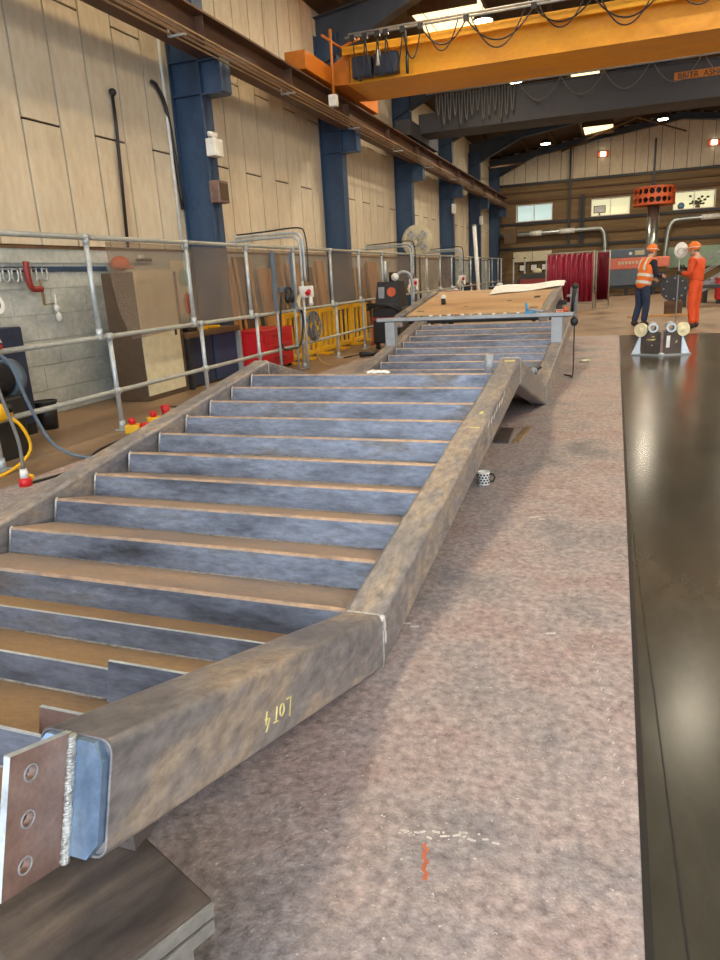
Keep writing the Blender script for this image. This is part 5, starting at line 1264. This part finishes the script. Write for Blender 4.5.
    if cl.get('vest'):
        vb = torso(1.1, 'hi_vis_vest', 'vest', False, cl.get('vlow', 1.0))
        # reflective bands wrap the vest: copied from its own surface, pushed out
        def band(z0, z1, nm='reflective_band', test=None):
            bm = bmesh.new(); bm.from_mesh(vb.data)
            ax_ = V(J['chest'])-V(J['pelvis']); ax_.normalize()
            for co, no in ((V(J['pelvis'])+ax_*z0, -ax_), (V(J['pelvis'])+ax_*z1, ax_)):
                bmesh.ops.bisect_plane(bm, geom=bm.verts[:]+bm.edges[:]+bm.faces[:], plane_co=co, plane_no=no, clear_outer=True)
            bm.normal_update()
            for v in bm.verts: v.co += v.normal*.006
            me = bpy.data.meshes.new(nm); bm.to_mesh(me); bm.free(); me.materials.append(MT['band'])
            o = bpy.data.objects.new(nm, me); C.objects.link(o); o.parent = vb; return o
        band(.015, .08); band(.17, .235)
        for s in ('l', 'r'):
            bm = bmesh.new(); bm.from_mesh(vb.data); S = V(J['sh_'+s]).lerp(V(J['collar']), .45)
            ax_ = (V(J['chest'])-V(J['pelvis'])).normalized(); sx = V((J['sh_r'][0]-J['sh_l'][0], J['sh_r'][1]-J['sh_l'][1], 0)).normalized()
            for co, no in ((S+sx*.032, sx), (S-sx*.032, -sx), (V(J['pelvis'])+ax_*.3, -ax_)):
                bmesh.ops.bisect_plane(bm, geom=bm.verts[:]+bm.edges[:]+bm.faces[:], plane_co=co, plane_no=no, clear_outer=True)
            bm.normal_update()
            for v in bm.verts: v.co += v.normal*.006
            me = bpy.data.meshes.new('shoulder_band'); bm.to_mesh(me); bm.free(); me.materials.append(MT['band'])
            o = bpy.data.objects.new('shoulder_band', me); C.objects.link(o); o.parent = vb
    if cl.get('gloves'):
        for s in ('l', 'r'):
            dd = V(J['ha_'+s])-V(J['el_'+s]); sk = SK(); w = sk.add(V(J['ha_'+s])-dd.normalized()*.03, (.042, .042)); w2 = sk.add(J['ha_'+s], (.036, .034), w)
            d = dd.normalized(); side = V(J.get('th_'+s, (0, 0, 1))); side = (side-d*side.dot(d)).normalized(); n = d.cross(side)
            palm = V(J['ha_'+s])+d*.055; pi_ = sk.add(palm, (.038, .03), w2); kn = V(J['ha_'+s])+d*.095; k_ = sk.add(kn, (.042, .026), pi_)
            for o_, l in ((.03, .075), (.011, .085), (-.010, .08), (-.03, .062)):
                base = kn+side*o_; c_ = J.get('curl', .6); p1 = base+d*l*.45+n*c_*.02; p2 = p1+d*l*.3*(1-c_*.6)+n*l*.45*c_
                sk.chain([base+d*.012, p1, p2], [.0135, .013, .0115], k_)
            t1 = V(J['ha_'+s])+d*.035+side*.035; t2 = t1+d*.03+side*.02+n*.01; sk.chain([t1, t2, t2+d*.025+n*.01], [.016, .0145, .013], pi_)
            skin_mesh('work_glove', sk.v, sk.e, sk.r, cl['gloves'], t)
    return t
# person in the vest, facing along the hall's width and stooping a little; local +y is the facing direction
J1 = dict(pelvis=(0, 0, .93), waist=(0, .03, 1.07), chest=(0, .08, 1.27), collar=(0, .12, 1.44), head=(0, .19, 1.63), face=(0, 1, -.12),
    sh_l=(-.18, .12, 1.41), el_l=(-.22, .15, 1.13), ha_l=(-.16, .36, 1.04), sh_r=(.18, .11, 1.41), el_r=(.22, .16, 1.13), ha_r=(.13, .38, 1.10),
    hip_l=(-.09, -.01, .9), kn_l=(-.1, .0, .49), an_l=(-.11, -.11, .09), hip_r=(.09, .0, .9), kn_r=(.1, .04, .5), an_r=(.11, -.02, .09), th_l=(.4, .2, 1), th_r=(-.4, .2, 1))
person('person', 'person in orange hi vis vest with white bands, dark sleeves, jeans and hard hat', (.60, 17.75, 0), -PI/2+.62, J1, dict(hat='vest', jacket='sleeve', vest=True, trousers='denim', vlow=1.95, bulk=1.16, leg=1.12))
J2 = dict(pelvis=(0, 0, .93), waist=(0, .0, 1.07), chest=(0, .0, 1.27), collar=(0, .02, 1.44), head=(0, .09, 1.60), face=(0, 1, -.1),
    sh_l=(-.18, .02, 1.41), el_l=(-.2, .06, 1.13), ha_l=(-.1, .27, 1.16), sh_r=(.18, .02, 1.41), el_r=(.24, .10, 1.16), ha_r=(.15, .305, 1.24),
    hip_l=(-.095, 0, .9), kn_l=(-.11, .02, .5), an_l=(-.12, -.03, .09), hip_r=(.095, 0, .9), kn_r=(.11, .03, .5), an_r=(.12, .0, .09), th_l=(.5, 0, 1), th_r=(-.5, .1, 1), curl=.9)
person('person', 'person in bright orange overalls and orange hard hat, dark gloves, holding an upright rod', (1.60, 16.75, 0), PI/2-.5, J2, dict(hat='vest', jacket='overall', trousers='overall', gloves='glove', leg=1.15, bulk=1.12))
# upright rod with the white disc
t = thing('upright_rod', 'thin upright rod with a round white head, held by the person in overalls', 'rod', (1.27, 17.0, 0))
b = MB(); b.tube([(0, 0, .008), (0, 0, 1.5)], .013, 'grey', 10); b.build('shaft', None, t)
b = MB(); b.ball((.02, 0, 1.62), (.135, .05, .165), 'white', 20); b.build('white_head', None, t)
b = MB(); b.ring((0.02, -.04, 1.6), (0, 1, .2), .06, .08, .03, 'cream', 20); b.build('face_ring', None, t)
b = MB(); b.ring((0, 0, .006), (0, 0, 1), 0, .05, .01, 'dark', 16); b.build('foot', None, t)

# ------------------------------------------------------------------ daylight and render settings
w = bpy.data.worlds.new('sky'); bpy.context.scene.world = w; w.use_nodes = True
nt = w.node_tree; bg = nt.nodes['Background']; bg.inputs['Color'].default_value = (.80, .90, 1.0, 1); bg.inputs['Strength'].default_value = 3.0
sc = bpy.context.scene
sc.view_settings.view_transform = 'Standard'; sc.view_settings.look = 'None'; sc.view_settings.gamma = 1; sc.view_settings.use_curve_mapping = False
sc.view_settings.exposure = 0.52
sc.cycles.use_denoising = True
sc.cycles.max_bounces = 8
for o in sc.objects:       # smooth shading only where it was asked for
    if o.type == 'MESH' and o.data.users == 1: o.data.update()
